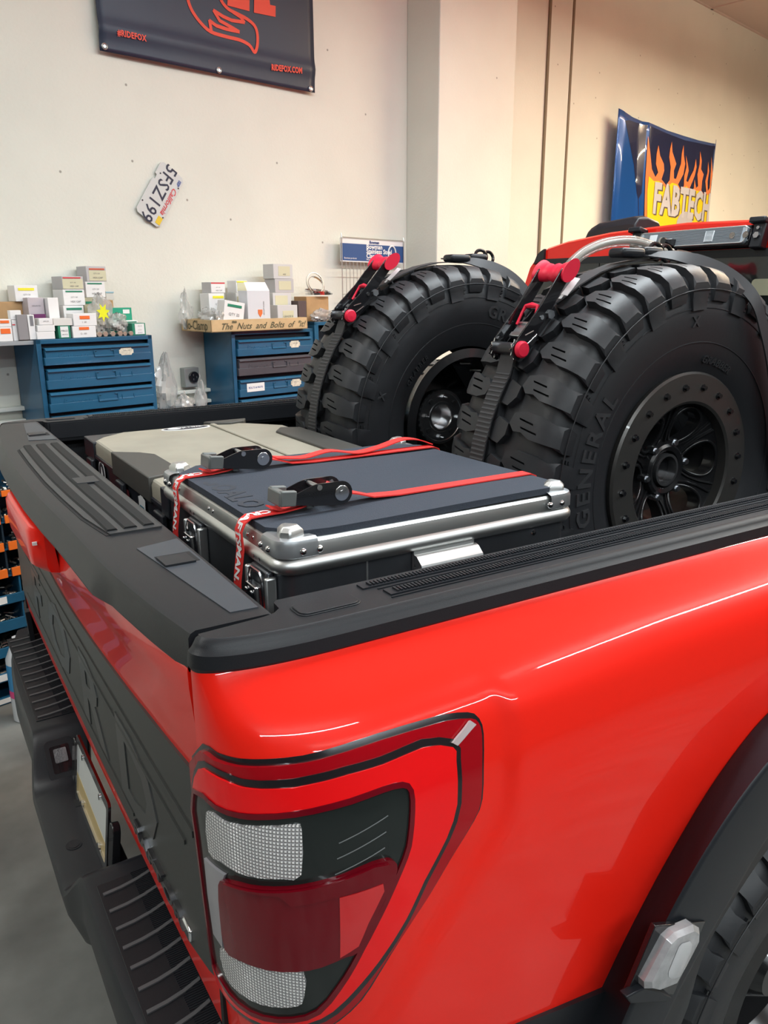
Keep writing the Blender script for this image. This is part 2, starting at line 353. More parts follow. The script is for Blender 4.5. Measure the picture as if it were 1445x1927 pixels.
def bodyo(s, z, off=0):
    p = Vector(body(s, z)); e = .002
    ds = Vector(body(s+e, z))-p; dz = Vector(body(s, z+e))-Vector(body(s, z-e))
    n = ds.cross(dz)
    n = -n.normalized() if n.y > 0 or (abs(n.y) < 1e-6 and n.x > 0) else n.normalized()
    if n.x > .2: n = -n
    return p + n*off
mirror = lambda p: Vector((p[0], 2*YC-p[1], p[2]))
mirror_far = lambda p: Vector((p[0]+.035, 2*YC-p[1]-.02, p[2]))          # far bedside sits a little forward
WC = (1.4, .45)                                                        # rear axle
def arch(p, R=.70): return hypot(p[0]-WC[0], p[2]-WC[1]) < R
LR = dict(
  outer=[(-0.012,1.3361),(0.008,1.3544),(0.0324,1.3735),(0.0495,1.3768),(0.0663,1.3762),(0.0856,1.378),(0.1047,1.3797),(0.1235,1.3817),(0.1424,1.3835),(0.1627,1.3848),(0.1825,1.3857),(0.1992,1.3869),(0.2176,1.3884),(0.2429,1.3899),(0.2714,1.3906),(0.302,1.3901),(0.3299,1.3892),(0.3471,1.3886),(0.3605,1.3877),(0.3769,1.3855),(0.3907,1.3826),(0.3971,1.3801),(0.4,1.3763),(0.4017,1.3711),(0.4013,1.3624),(0.3979,1.3458),(0.3937,1.3265),(0.3913,1.3074),(0.3875,1.2905),(0.3825,1.2806),(0.3733,1.2706),(0.3551,1.253),(0.3347,1.2336),(0.3177,1.2159),(0.3007,1.1984),(0.2814,1.1799),(0.2627,1.1611),(0.2468,1.1423),(0.2328,1.1242),(0.2213,1.1082),(0.2101,1.094),(0.197,1.0813),(0.1836,1.0702),(0.1706,1.0611),(0.1576,1.0536),(0.1442,1.0481),(0.131,1.0435),(0.1193,1.0399),(0.1077,1.037),(0.0946,1.0334),(0.08,1.0293),(0.0625,1.0236),(0.0427,1.0169),(0.023,1.0126),(0.0034,1.0104),(-0.012,1.03),(-0.012,1.0467),(-0.012,1.0928),(-0.012,1.143),(-0.012,1.1855),(-0.012,1.2251),(-0.012,1.2671),(-0.012,1.3035),(-0.012,1.3231)],
  inner=[(0.0154,1.3128),(0.0435,1.3223),(0.0691,1.3212),(0.0873,1.3231),(0.1051,1.3258),(0.126,1.3295),(0.1465,1.3326),(0.1648,1.335),(0.1831,1.3371),(0.2027,1.339),(0.2224,1.3404),(0.2419,1.342),(0.2595,1.3429),(0.2724,1.3426),(0.2816,1.3412),(0.2868,1.3387),(0.289,1.3341),(0.2891,1.3258),(0.2876,1.3146),(0.2849,1.3001),(0.2808,1.2858),(0.2781,1.2776),(0.2726,1.2675),(0.2599,1.2466),(0.2447,1.2218),(0.2286,1.1964),(0.215,1.173),(0.2085,1.1607),(0.2036,1.1516),(0.1959,1.1382),(0.1869,1.1238),(0.1766,1.1078),(0.1652,1.0933),(0.1528,1.0842),(0.1389,1.0775),(0.1223,1.0703),(0.1041,1.0632),(0.0861,1.0574),(0.0673,1.053),(0.0472,1.0502),(0.0262,1.0504),(0.0051,1.0546),(0.003,1.0818),(0.003,1.1287),(0.003,1.1765),(0.003,1.2109),(0.003,1.2408),(0.0006,1.2789)],
  band=[(0.0344,1.3538),(0.0468,1.3596),(0.063,1.3608),(0.0873,1.3616),(0.1105,1.3606),(0.1315,1.3619),(0.1512,1.3635),(0.1674,1.3645),(0.188,1.3666),(0.2248,1.369),(0.265,1.3693),(0.2942,1.371),(0.3181,1.372),(0.3402,1.3685),(0.356,1.3626),(0.3597,1.3572),(0.3573,1.3475),(0.3549,1.3258),(0.3511,1.3005),(0.3429,1.2831),(0.3313,1.2667),(0.3145,1.2467),(0.2971,1.2264),(0.2835,1.2076),(0.27,1.1884),(0.2528,1.167),(0.2341,1.1454),(0.2141,1.1237),(0.1955,1.1038),(0.1819,1.0902),(0.1693,1.0806),(0.1541,1.0719),(0.1379,1.0641),(0.1209,1.0563),(0.1027,1.049),(0.0828,1.0429),(0.0606,1.0369),(0.0347,1.03),(0.0069,1.0247),(-0.005,1.0426),(-0.005,1.0748),(-0.005,1.1254),(-0.005,1.1765),(-0.005,1.2113),(-0.005,1.2408),(-0.005,1.274),(0.0025,1.3053),(0.0172,1.3338)],
  white=[(0.0485,1.3082),(0.0628,1.3134),(0.0798,1.3124),(0.0966,1.3158),(0.1131,1.3191),(0.1303,1.3227),(0.1455,1.3252),(0.157,1.3269),(0.1651,1.3273),(0.1689,1.3272),(0.1696,1.3211),(0.1685,1.2964),(0.1639,1.2713),(0.1561,1.2655),(0.1457,1.2657),(0.1331,1.263),(0.1193,1.2602),(0.1056,1.2577),(0.0918,1.2556),(0.0785,1.255),(0.0655,1.2545),(0.0515,1.2493),(0.0409,1.251),(0.0406,1.2792)],
  strip=[(0.0241,1.2303),(0.0712,1.2402),(0.0619,1.2224),(0.0556,1.1874),(0.0455,1.1185),(0.0227,1.1192),(0.0203,1.1766)],
  lower=[(0.0387,1.1112),(0.0541,1.1192),(0.0732,1.1239),(0.0919,1.1301),(0.1114,1.1364),(0.1359,1.1477),(0.1546,1.1499),(0.1574,1.1318),(0.1541,1.1112),(0.1514,1.1021),(0.1455,1.0969),(0.1331,1.0913),(0.118,1.0856),(0.1039,1.0807),(0.0892,1.0766),(0.0728,1.0734),(0.0568,1.0712),(0.0467,1.0736),(0.0411,1.0813),(0.0361,1.0954)],
  centre=[(0.0604,1.2215),(0.0651,1.2305),(0.0744,1.2355),(0.0917,1.2419),(0.1091,1.246),(0.1233,1.2498),(0.1369,1.2531),(0.1501,1.256),(0.1643,1.2591),(0.1806,1.2626),(0.1983,1.2661),(0.2181,1.2704),(0.2364,1.2731),(0.2477,1.2731),(0.2549,1.2717),(0.26,1.2689),(0.2624,1.2645),(0.2623,1.2583),(0.2596,1.2502),(0.2534,1.2398),(0.2452,1.2273),(0.2359,1.2121),(0.2267,1.1963),(0.2192,1.1817),(0.2123,1.1707),(0.2066,1.168),(0.1996,1.1676),(0.1879,1.1627),(0.1746,1.1569),(0.1625,1.1527),(0.1496,1.1491),(0.1344,1.1452),(0.1176,1.1409),(0.0979,1.1363),(0.078,1.1306),(0.0647,1.1253),(0.0568,1.1277),(0.0541,1.146),(0.055,1.1713),(0.0566,1.1983)],
  reflector=[(0.1985,1.2441),(0.2444,1.2478),(0.2449,1.2387),(0.2249,1.2056),(0.2129,1.1796),(0.1936,1.1687)],
  ledge=[(0.0742,1.2345),(0.1089,1.2445),(0.1367,1.2517),(0.1641,1.2577),(0.1981,1.2647),(0.2362,1.2713),(0.2532,1.2691),(0.2449,1.2541),(0.2214,1.2515),(0.1842,1.2446),(0.1525,1.2375),(0.1414,1.2484)])
def bodyr(s_, z):
    """body surface with the soft step that frames the lamp recess"""
    p = Vector(body(s_, z))
    if s_ < .16 or s_ > .75 or z > 1.44: return p
    d = min(hypot(s_-a, z-b) for a, b in LR['outer'])
    e = min(1, max(0, (d-.034)/.028)); e = e*e*(3-2*e); f = 1-min(1, max(0, (s_-.45)/.3))
    g = min(1, (s_-.16)/.10)*min(1, max(0, (1.425-z)/.05))*f
    return bodyo(s_, z, .0065*e*g)
BOTZ = .905
def bodyside(mir):
    mb = MB(); ns, nz = 150, 60
    ss = [.62*i/110 for i in range(110)] + [.62+(2.05-.62)*i/60 for i in range(61)]
    def zof(j, s):
        t = j/nz
        return 1.4735-(1.4735-.60)*(t**1.25)
    P = [[bodyr(s, zof(j, s)) for j in range(nz+1)] for s in ss]
    mirror = mirror_far
    V = [(mirror(p) if mir else p) for r in P for p in r]; F = []
    for i in range(len(ss)-1):
        for j in range(nz):
            c = (P[i][j]+P[i+1][j+1])/2
            if arch(c, .74): continue
            F.append((i*(nz+1)+j, (i+1)*(nz+1)+j, (i+1)*(nz+1)+j+1, i*(nz+1)+j+1))
    mb.add(V, F)
    # shelf under the rail cap and return at the seam
    top = [Vector(body(s, 1.4735)) for s in ss]
    R = [[(mirror(q) if mir else q) for q in (p, Vector((p.x, max(p.y, .79), 1.4735)))] for p in top]
    mb.rings(R, cap=False, loop=False)
    se = [Vector(body(0, z)) for z in [1.4735-k*.03 for k in range(27)]]
    R = [[(mirror(q) if mir else q) for q in (p, p+Vector((.09, .006, 0)))] for p in se]
    mb.rings(R, cap=False, loop=False)
    return mb.build('bedside_panel', RED, TRUCK, ang=60, weld=True)
for mir in (0, 1):
    mb = MB(); a_, b_ = Vector((.245, .8012, .92)), Vector((.33, .812, 1.448))
    if mir: a_ = mirror(a_); b_ = mirror(b_)
    mb.b2(a_, b_); mb.build('seam_gap_shade', DARK, TRUCK)  # dark strip in the open panel gap, its shade put into the colour
bs = bodyside(False); bsl = bodyside(True)

# --- rail caps
def plan(s, ins, z):
    p = Vector(body(s, 1.468)); q = Vector(body(s+.002, 1.468)); t = (q-p).normalized(); n = Vector((-t.y, t.x, 0))
    return Vector((p.x+n.x*ins, p.y+n.y*ins, z))
def railcap(mir):
    f = mirror if mir else (lambda p: Vector(p))
    mb = MB(); ss = [0.001+SC*i/30 for i in range(30)]+[SC+.001+.02*i for i in range(80)]
    prof = [(-.001, 1.462), (-.004, 1.468), (-.002, 1.484), (.003, 1.489), (.0045, 1.4915), (.008, 1.4975), (.012, 1.5)]
    mb.rings([[f(plan(s, a, z)) for a, z in prof] for s in ss], cap=False, loop=False)
    ridge = [plan(s, .012, 1.5) for s in ss]
    poly = [(p.x, p.y) for p in ridge]
    poly += [(2.0, .848), (.364, .848), (.358, .842), (.356, .822), (.345, .812), (.33, .808)]
    poly.append((.248, .802))
    mb.patch(poly, lambda a, b, o: f(Vector((a, b, 1.5+o))), depth=.06, step=.045)
    mb.b2(f((.37, .848, 1.45)), f((2.0, .852, 1.495)))
    o = mb.build('bed_rail_cap', PLAS, TRUCK, ang=28, weld=True)
    for (ya, yb, xa) in ((.823, .834, .485), (.787, .801, .505)):          # ribbed grip strips
        m2 = MB(); x = xa
        m2.b2(f((xa-.012, ya-.003, 1.4995)), f((1.99, yb+.003, 1.5022)))
        while x < 1.98: m2.b2(f((x, ya, 1.502)), f((x+.0028, yb, 1.5046))); x += .0056
        m2.build('grip_strip', PLAS2, o, shade=False)
    for yy in (.812, .778):
        m2 = MB(); m2.b2(f((.49, yy-.001, 1.4995)), f((2.0, yy+.001, 1.5016))); m2.build('ridge_line', PLAS2, o)
    # stake pocket plug
    c = [hz(x, y, 1.5) for x, y in ((546, 1141), (643, 1115), (679, 1136), (577, 1163))]
    xs = [(c[0].x+c[3].x)/2, (c[1].x+c[2].x)/2]; ys = [min(p.y for p in c)+.003, max(p.y for p in c)-.006]
    rr = rrect(xs[1]-xs[0]+.01, ys[1]-ys[0], .012, 4, sum(xs)/2, sum(ys)/2)
    m2 = MB(); m2.ext(rr, 1.499, 1.5014, lambda x, y, z: f((x, y, z)))
    r2 = [( (x-sum(xs)/2)*.94+sum(xs)/2, (y-sum(ys)/2)*.90+sum(ys)/2) for x, y in rr]
    m2.ext(r2, 1.501, 1.503, lambda x, y, z: f((x, y, z)))
    m2.build('stake_pocket_plug', PLAS, o, bev=.0006)
    return o
rc = railcap(False); rcl = railcap(True)

# --- bed tub
mb = MB(); ZB = .985
ZB = .972
mb.b2((.35, .66, ZB-.02), (2.03, 2*YC-.66, ZB))
for k in range(9):
    y = .95+k*.18; mb.b2((.36, y-.05, ZB), (2.02, y+.05, ZB+.012))
for sg in (1, -1):
    y = YC-sg*(YC-.80); mb.b2((.36, y-.01*sg, ZB), (2.03, y-.03*sg, 1.47))
    for x in (.5, .8, 1.1, 1.4, 1.7): mb.b2((x, y-.008*sg, ZB), (x+.06, y+.014*sg, 1.43))
mb.b2((2.0, .72, ZB), (2.03, 2*YC-.72, 1.47))
mb.build('bed_tub', mat('spray_liner', (.022, .024, .028), .45, bump=.8, bscale=300, bdist=.002), TRUCK, bev=.004)
mb = MB(); mb.b2((2.0, .76, 1.46), (2.035, 2*YC-.76, 1.5)); mb.build('front_rail_cap', PLAS, TRUCK, bev=.006)
mb = MB(); P = mirror((.62, .80, 1.40))                                # far side bed light pod and hook
mb.box((.50, 2.47, 1.40), (.06, .03, .09)); mb.cyl((.60, 2.46, 1.30), (.60, 2.46, 1.42), .012); mb.build('tie_down', PLAS2, TRUCK, bev=.004)

# --- tailgate
CRT = [(.80, .247), (.81, .244), (.913, .230), (1.048, .217), (1.125, .2125), (1.21, .211), (1.36, .2075), (1.51, .201), (1.665, .197), (1.88, .198), (2.07, .202), (2.256, .213), (2.43, .229), (2.53, .244), (2.545, .247)]
def crt(y): return lerp_tab(CRT, y)
def crs(y): return (crt(y-.03)+crt(y)*2+crt(y+.03))/4 if .84 < y < 2.5 else crt(y)
bow = lambda y: 1-((y-YC)/.865)**2
TG = MB()
ZCR = lambda y: min(1.442, 1.328+.14*abs(y-YC))
ZBL = lambda y: 1.243+.062*(abs(y-YC)/.85)**1.6
def tgx(y, z):
    top = crs(y)-.005+.023*bow(y); pan = .246-.004*bow(y)
    zc = ZCR(y); zb = ZBL(y)
    if z > zc: return top - .004*max(0, 1-(z-zc)/.05)
    if z > zb: t = (zc-z)/(zc-zb); e = min(1, t*4); return top-.004+.018*e*bow(y) + (pan-top+.004-.018*bow(y))*t
    return pan + .004*max(0, (.97-z)/.04)
def tgs(y, z, o=0): return Vector((tgx(y, z)-o, y, z))
ys = [.813+(2.528-.813)*i/90 for i in range(91)]
zs = [1.456, 1.45, 1.43, 1.40, 1.37, 1.355, 1.345, 1.335, 1.325, 1.315, 1.30, 1.28, 1.26, 1.24, 1.20, 1.1, 1.0, .98, .95, .935, .925, .915]
R = []
for y in ys:
    r = [tgs(y, z) for z in zs]; r += [Vector((.28, y, .905)), Vector((.335, y, .905)), Vector((.335, y, 1.456))]; R.append(r)
TG.rings(R)
tg = TG.build('tailgate', RED, TRUCK, ang=50)
# top cap
mb = MB(); R = []
for y in ys:
    c = crs(y); st = 0
    lo = c-.011*min(1, max(0, (y-1.06)/.06))*min(1, max(0, (2.28-y)/.06))
    R.append([Vector(p) for p in ((lo-.001+.008, y, 1.449), (lo-.006, y, 1.451), (lo-.007, y, 1.456), ((lo+c)/2-.004, y, 1.478), (c-.004, y, 1.492), (c-.001, y, 1.497), (c+.005, y, 1.5), (.337, y, 1.5), (.343, y, 1.498), (.346, y, 1.492), (.347, y, 1.44), (.335, y, 1.44), (.33, y, 1.451))])
mb.rings(R); tcap = mb.build('tailgate_cap', PLAS, tg, ang=32)
def zpatch(name, px, z0, z1, m, parent, bev=.0008, mir=False, clampx=.338):
    P = [hz(x, y, z1) for x, y in px]; mb = MB()
    f = mirror if mir else (lambda p: Vector(p))
    mb.patch([(min(p.x, clampx), p.y) for p in P], lambda a, b, o: f((a, b, z1+o)), depth=z1-z0, step=.03)
    return mb.build(name, m, parent)
mb = MB(); f2 = []
for y in [1.235+.01*i for i in range(89)]: f2.append(y)
poly = [(crs(y)+.030+.012*max(0, 1-abs(y-1.235)/.12)+.02*max(0, 1-abs(y-2.115)/.05), y) for y in f2] + [(.335, 2.115), (.335, 1.235)]
mb.patch(poly, lambda a, b, o: Vector((a, b, 1.5032+o)), depth=.004, step=.03)
step = mb.build('tailgate_step_cover', mat('cover_grey', (.034, .036, .038), .45), tcap)
mb = MB(); gp = [(a-.0022, b) for a, b in poly[:-2]]
mb.band([Vector((a, b, 1.5003)) for a, b in gp], (.007, 0, 0), .0012); mb.build('cover_gap', DARK, tcap)
for (fa, fb) in ((.05, .26), (.36, .62), (.72, .94)):                              # broad raised ribs on the cover
    mb = MB(); P0 = []; 
    for i in range(45):
        y = 1.25+i*.0193; xo = crs(y)+.036; xi = .333
        P0.append([Vector((xo+(xi-xo)*fa, y, 1.503)), Vector((xo+(xi-xo)*(fa+.03), y, 1.5062)), Vector((xo+(xi-xo)*(fb-.03), y, 1.5062)), Vector((xo+(xi-xo)*fb, y, 1.503))])
    mb.rings(P0); mb.build('cover_rib', mat('rib_dark', (.012, .013, .014), .62, spec=.3), step)
mb = MB(); mb.b2((.275, 1.60, 1.503), (.318, 1.655, 1.5075)); mb.build('centre_latch', PLAS2, step, bev=.001)
zpatch('inset_panel', ((257, 1032), (333, 1013), (486, 1142), (433, 1152)), 1.4995, 1.5012, mat('smooth_inset', (.045, .052, .062), .42), tcap)
zpatch('inset_panel', ((257, 1032), (333, 1013), (486, 1142), (433, 1152)), 1.4995, 1.5012, MATS['smooth_inset'], tcap, mir=True)
for mir in (False, True):
    l = zpatch('latch_recess', ((290, 1048), (356, 1037), (376, 1053), (310, 1066)), 1.501, 1.5018, DARK, tcap, mir=mir)
    zpatch('latch_lid', ((293, 1048), (350, 1040), (369, 1054), (312, 1064)), 1.5015, 1.5042, PLAS2, l, mir=mir)
# central handle bezel
mb = MB(); R = []
for i in range(21):
    y = 1.535+i*.018; e = min(1, min(i, 20-i)/1.2)
    c = crs(y)-.004; o = .002+.024*e
    R.append([Vector(p) for p in ((c+.01, y, 1.447), (c-o*.8, y, 1.443), (c-o, y, 1.435), (c-o, y, 1.392), (c-o*.9, y, 1.368), (c+.004-o*.4, y, 1.356), (c+.02, y, 1.352))])
mb.rings(R); hb = mb.build('handle_bezel', RED, tg, ang=40)
mb = MB(); mb.b2((.1705, 1.60, 1.368), (.18, 1.84, 1.40)); mb.build('handle_recess', DARK, hb, bev=.004)
mb = MB(); mb.b2((.174, 1.541, 1.412), (.182, 1.5465, 1.418)); mb.build('white_dot', WINK, hb)
# black applique with stamped letters
BPX = mat('black_applique', (.040, .042, .040), .42, bump=.25, bscale=900, bdist=.0005)
mb = MB(); yy = [.815+.0215*i for i in range(81)]
yy[0] = .818
poly = [(y, ZBL(y)-.002) for y in yy if y <= 2.524]+[(2.524, .985), (2.40, .975), (.93, .975), (.84, 1.0), (.818, 1.01)]
mb.patch(poly, lambda a, b, o: tgs(a, b, o), depth=.006, step=.035, off=.004)
ap = mb.build('black_applique_panel', BPX, tg, ang=30)
for za, zb2, y0, y1 in ((1.205, 1.195, .86, 2.48), (1.165, 1.158, .90, 2.44), (1.018, 1.012, 1.20, 2.40)):
    mb = MB(); mb.patch([(y0, zb2), (y1, zb2), (y1, za), (y0, za)], lambda a, b, o: tgs(a, b, o), depth=.003, step=.05, off=.0065); mb.build('pressed_ridge', BPX, ap)
mb = MB()
def FL(v): return tgs(YC-.04-v.x, 1.093+v.y, .004+(.0022 if v.z > 0 else -.002))
# letters of the big stamped word read from behind: left of the truck (high y) first
vs, fs = text_geo('FORD', .205, bold=.006, space=1.62, ext=.001)
mb.add([FL(Vector((v.x*1.62, v.y, v.z))) for v in vs], fs)
mb.build('stamped_lettering', mat('letter_black', (.05, .052, .052), .32), ap)
mb = MB(); vs, fs = text_geo('RAPTOR', .05, bold=.0015, space=1.1, ext=.001)
mb.add([tgs(1.06-v.x*1.25, 1.005+v.y*.62, .006+(.005 if v.z > 0 else -.002)) for v in vs], fs); mb.build('model_badge', mat('dark_chrome', (.18, .18, .19), .2, .9), ap)
mb = MB(); mb.b2((.236, .905, .992), (.246, .945, 1.012)); mb.build('badge_end', CHR, ap, bev=.003)

mb = MB(); mb.b2((.336, .86, ZB+.005), (.346, 2.48, 1.438)); mb.build('inner_liner', PLAS, tg)
# --- tail light
LENS = mat('red_lens', (.34, .003, .008), .08, coat=.35, spec=.25)
LENSB = mat('bright_red_lens', (.88, .008, .010), .10, coat=.35, spec=.25)
LENSD = mat('deep_red_lens', (.15, .002, .008), .06, coat=.35, spec=.25)
LBLK = mat('black_lamp_inner', (.016, .020, .019), .14, coat=.35, spec=.25)
WL = mat('clear_ribbed_lens', (.62, .62, .64), .16, coat=1, spec=.8)
def grid_bump(m):
    nt = m.node_tree; b = nt.nodes['Principled BSDF']; tc = nt.nodes.new('ShaderNodeTexCoord'); h = []
    for v, per in (((0, 0, 1), .0042), ((1, -1, 0), .0058)):
        d = nt.nodes.new('ShaderNodeVectorMath'); d.operation = 'DOT_PRODUCT'; d.inputs[1].default_value = tuple(c*2*pi/per for c in v); nt.links.new(tc.outputs['Object'], d.inputs[0])
        s_ = nt.nodes.new('ShaderNodeMath'); s_.operation = 'SINE'; nt.links.new(d.outputs['Value'], s_.inputs[0])
        q = nt.nodes.new('ShaderNodeMapRange'); q.inputs[1].default_value = -1; q.inputs[2].default_value = .1; nt.links.new(s_.outputs[0], q.inputs[0]); h.append(q)
    a = nt.nodes.new('ShaderNodeMath'); a.operation = 'MULTIPLY'; nt.links.new(h[0].outputs[0], a.inputs[0]); nt.links.new(h[1].outputs[0], a.inputs[1])
    bp = nt.nodes.new('ShaderNodeBump'); bp.inputs['Strength'].default_value = 1; bp.inputs['Distance'].default_value = .002
    nt.links.new(a.outputs[0], bp.inputs['Height']); nt.links.new(bp.outputs['Normal'], b.inputs['Normal'])
    mx = nt.nodes.new('ShaderNodeMix'); mx.data_type = 'RGBA'; mx.inputs[6].default_value = (.34, .33, .34, 1); mx.inputs[7].default_value = (1, .98, .96, 1)
    nt.links.new(a.outputs[0], mx.inputs[0]); nt.links.new(mx.outputs[2], b.inputs['Base Color'])
grid_bump(WL)
def smooth(P, k=3):
    n = len(P); o = []
    for i in range(n):
        a, b, c, d = (Vector((*P[(i+j) % n], 0)) for j in (-1, 0, 1, 2))
        for q in range(k):
            t = q/k; v = .5*((2*b)+(c-a)*t+(2*a-5*b+4*c-d)*t*t+(3*b-a-3*c+d)*t**3); o.append((v.x, v.y))
    return o
def grow(P, d):
    n = len(P); o = []
    for i in range(n):
        a = Vector((*P[i-1], 0)); b = Vector((*P[i], 0)); c = Vector((*P[(i+1) % n], 0)); t = (c-a).normalized(); o.append((b.x-t.y*d, b.y+t.x*d))
    return o
def lamp(mir):
    f = mirror_far if mir else (lambda p: p)
    F = lambda a, b, o: f(bodyo(a, b, o))
    def P(name, poly, off, m, parent, depth=.006, step=.014): return MB().patch(poly, F, depth=depth, step=step, off=off).build(name, m, parent, ang=40)
    L = P('tail_light', grow(LR['outer'], .0065), .0015, GBLK, TRUCK)
    P('outer_lens', LR['outer'], .007, LENS, L)
    g = MB(); g.patch(grow(LR['band'], .008), F, depth=.003, step=.014, off=.0085, holes=[LR['inner']]); g.build('dark_border', GBLK, L)
    g = MB(); g.patch(LR['band'], F, depth=.005, step=.014, off=.011, holes=[grow(LR['inner'], .006)]); g.build('running_light_band', LENSB, L)
    g = MB(); g.patch(grow(LR['inner'], .006), F, depth=.004, step=.014, off=.0125, holes=[LR['inner']]); g.build('lens_border', LENSD, L)
    i = P('smoked_inner_panel', LR['inner'], .0095, LBLK, L)
    P('reversing_lens', LR['white'], .0125, WL, i, .004)
    P('side_lens', LR['strip'], .0125, mat('smoked_ribbed_lens', (.32, .31, .34), .3, coat=1), i, .004)
    P('lower_lens', LR['lower'], .0125, WL, i, .004)
    P('turn_lens', LR['centre'], .0155, LENSD, i, .007)
    P('upper_step', LR['ledge'], .019, LENSD, i, .006)
    P('reflector', LR['reflector'], .0165, mat('red_reflector', (.62, .008, .012), .3, coat=1), i, .003)
    for k in range(4):
        z = 1.318-.017*k; g = MB(); g.tube([F(.205+.056*q/8-.004*k, z-.016*(1-q/8), .0101) for q in range(9)], .0006, 6); g.build('etched_line', mat('etched_grey', (.16, .17, .17), .4), i)
    g = MB(); g.patch([(.362, 1.3625), (.393, 1.3765), (.386, 1.3815), (.356, 1.367)], F, depth=.004, step=.01, off=.012); g.build('corner_glint', mat('painted_glint', (.5, .42, .42), .1, coat=1), L)  # highlight on the lamp corner, painted as a pale patch
    return L
lamp(False); lamp(True)

# --- fender flare, marker lamp
def flare(mir):
    f = mirror if mir else (lambda p: Vector(p))
    TB = [(-20, .785, .79, .72, .64), (60, .80, .81, .73, .65), (90, .83, .845, .74, .66), (114, .845, .862, .745, .668), (122, .832, .857, .742, .662), (130, .812, .842, .72, .655), (137, .80, .828, .715, .648), (145, .785, .80, .71, .60), (160, .78, .79, .70, .60), (175, .78, .79, .70, .60)]
    def tb(a, i):
        for p, q in zip(TB, TB[1:]):
            if a <= q[0]: t = (a-p[0])/(q[0]-p[0]); return p[i]+(q[i]-p[i])*t
        return TB[-1][i]
    def sm(a, i): return (tb(a-3, i)+2*tb(a, i)+tb(a+3, i))/4
    def pt(a, r, y): return f(Vector((WC[0]+r*cos(radians(a)), y, WC[1]+r*sin(radians(a)))))
    mb = MB(); R = []
    for k in range(0, 91):
        a = -20+195*k/90
        r0, r1, r2, r3 = (sm(a, i) for i in (1, 2, 3, 4))
        yb = side_y(WC[1]+r0*sin(radians(a)))
        R.append([pt(a, r, y) for r, y in ((r0-.01, yb+.01), (r0+.001, yb-.001), (r0+.003, yb-.003), ((r0*2+r1)/3, yb-.025), (r1, .560), (r1-.003, .557), (r1-.008, .556), (r2+.01, .548), (r2, .550), (r2-.006, .554), (r3+.004, .574), (r3, .58), (r3-.004, .64), (r3+.03, .68))])
    mb.rings(R, cap=False, loop=False)
    o = mb.build('fender_flare', PLAS2, TRUCK, ang=35)
    # liner
    mb = MB(); R = []
    for k in range(0, 46):
        a = -20+200*k/45; R.append([f(Vector((WC[0]+.70*cos(radians(a)), y, WC[1]+.70*sin(radians(a))))) for y in (.60, .62, .76, .77)])
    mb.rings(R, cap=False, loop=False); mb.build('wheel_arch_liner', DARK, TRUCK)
    # marker lamp, its recess and lower lip
    q = [hy(x, y, .553) for x, y in ((1228, 1738), (1322, 1730), (1262, 1868), (1176, 1862))]
    mb = MB(); mb.ext([(p.x, p.z) for p in q], .548, .556, lambda x, y, z: f((x, z, y))); mb.build('marker_recess', GBLK, o, bev=.001)
    q = [hy(x, y, .543) for x, y in ((1248, 1763), (1262, 1750), (1298, 1735), (1309, 1741), (1308, 1757), (1282, 1806), (1261, 1843), (1224, 1858), (1207, 1855), (1206, 1842))]
    c = sum(((Vector((p.x, p.z))) for p in q), Vector((0, 0)))/len(q)
    R = [[f((p.x, .550, p.z)) for p in q], [f((p.x, .538, p.z)) for p in q], [f((c.x+(p.x-c.x)*.86, .531, c.y+(p.z-c.y)*.9)) for p in q], [f((c.x+(p.x-c.x)*.5, .529, c.y+(p.z-c.y)*.62)) for p in q]]
    mb = MB(); mb.rings(R); ml = mb.build('marker_lamp', mat('clear_marker_lens', (.42, .42, .43), .18, coat=1, spec=.8, var=.35, vscale=40), o, ang=25)
    R = [[f((c.x+(p.x-c.x)*s+.004, y, c.y+(p.z-c.y)*s2)) for p in q] for s, s2, y in ((.42, .66, .5285), (.34, .6, .5275))]
    mb = MB(); mb.rings(R); mb.build('lamp_insert', mat('pale_insert', (.50, .50, .51), .2, coat=1), ml)
    q = [hy(x, y, .545) for x, y in ((1171, 1870), (1207, 1852), (1238, 1860), (1258, 1870), (1250, 1879), (1180, 1882))]
    mb = MB(); mb.ext([(p.x, p.z) for p in q], .538, .552, lambda x, y, z: f((x, z, y))); mb.build('lower_lip', PLAS2, o, bev=.002)
    return o
flare(False); flare(True)
# lower black corner panel of bumper
def corner(mir):
    f = mirror if mir else (lambda p: p)
    q = [hy(x, y, .607) for x, y in ((1153, 1858), (1040, 1902), (974, 1927), (900, 1960))]
    e = [(.20, q[-1].z-.035), (.30, q[-1].z-.012)]
    mb = MB(); ln = [(p.x, p.z) for p in q][::-1]
    ln = [(x-x0(.95)-A+SC, z) for x, z in ln]
    s_ = [(max(0, x), z) for x, z in ln]
    poly = [(.0, s_[0][1]-.04)]+s_+[(s_[-1][0]+.03, s_[-1][1]-.0), (s_[-1][0]+.06, .64), (.0, .64)]
    mb.patch(poly, lambda a, b, o: f(bodyo(a, b, o)), depth=.014, step=.03, off=.011)
    mb.build('lower_corner_trim', PLAS, TRUCK)
    mb = MB(); mb.tube([f(bodyo(a, b-.006, .008)) for a, b in s_], .0012, 6); mb.build('trim_edge_line', ALU, TRUCK) if 0 else None
corner(False); corner(True)

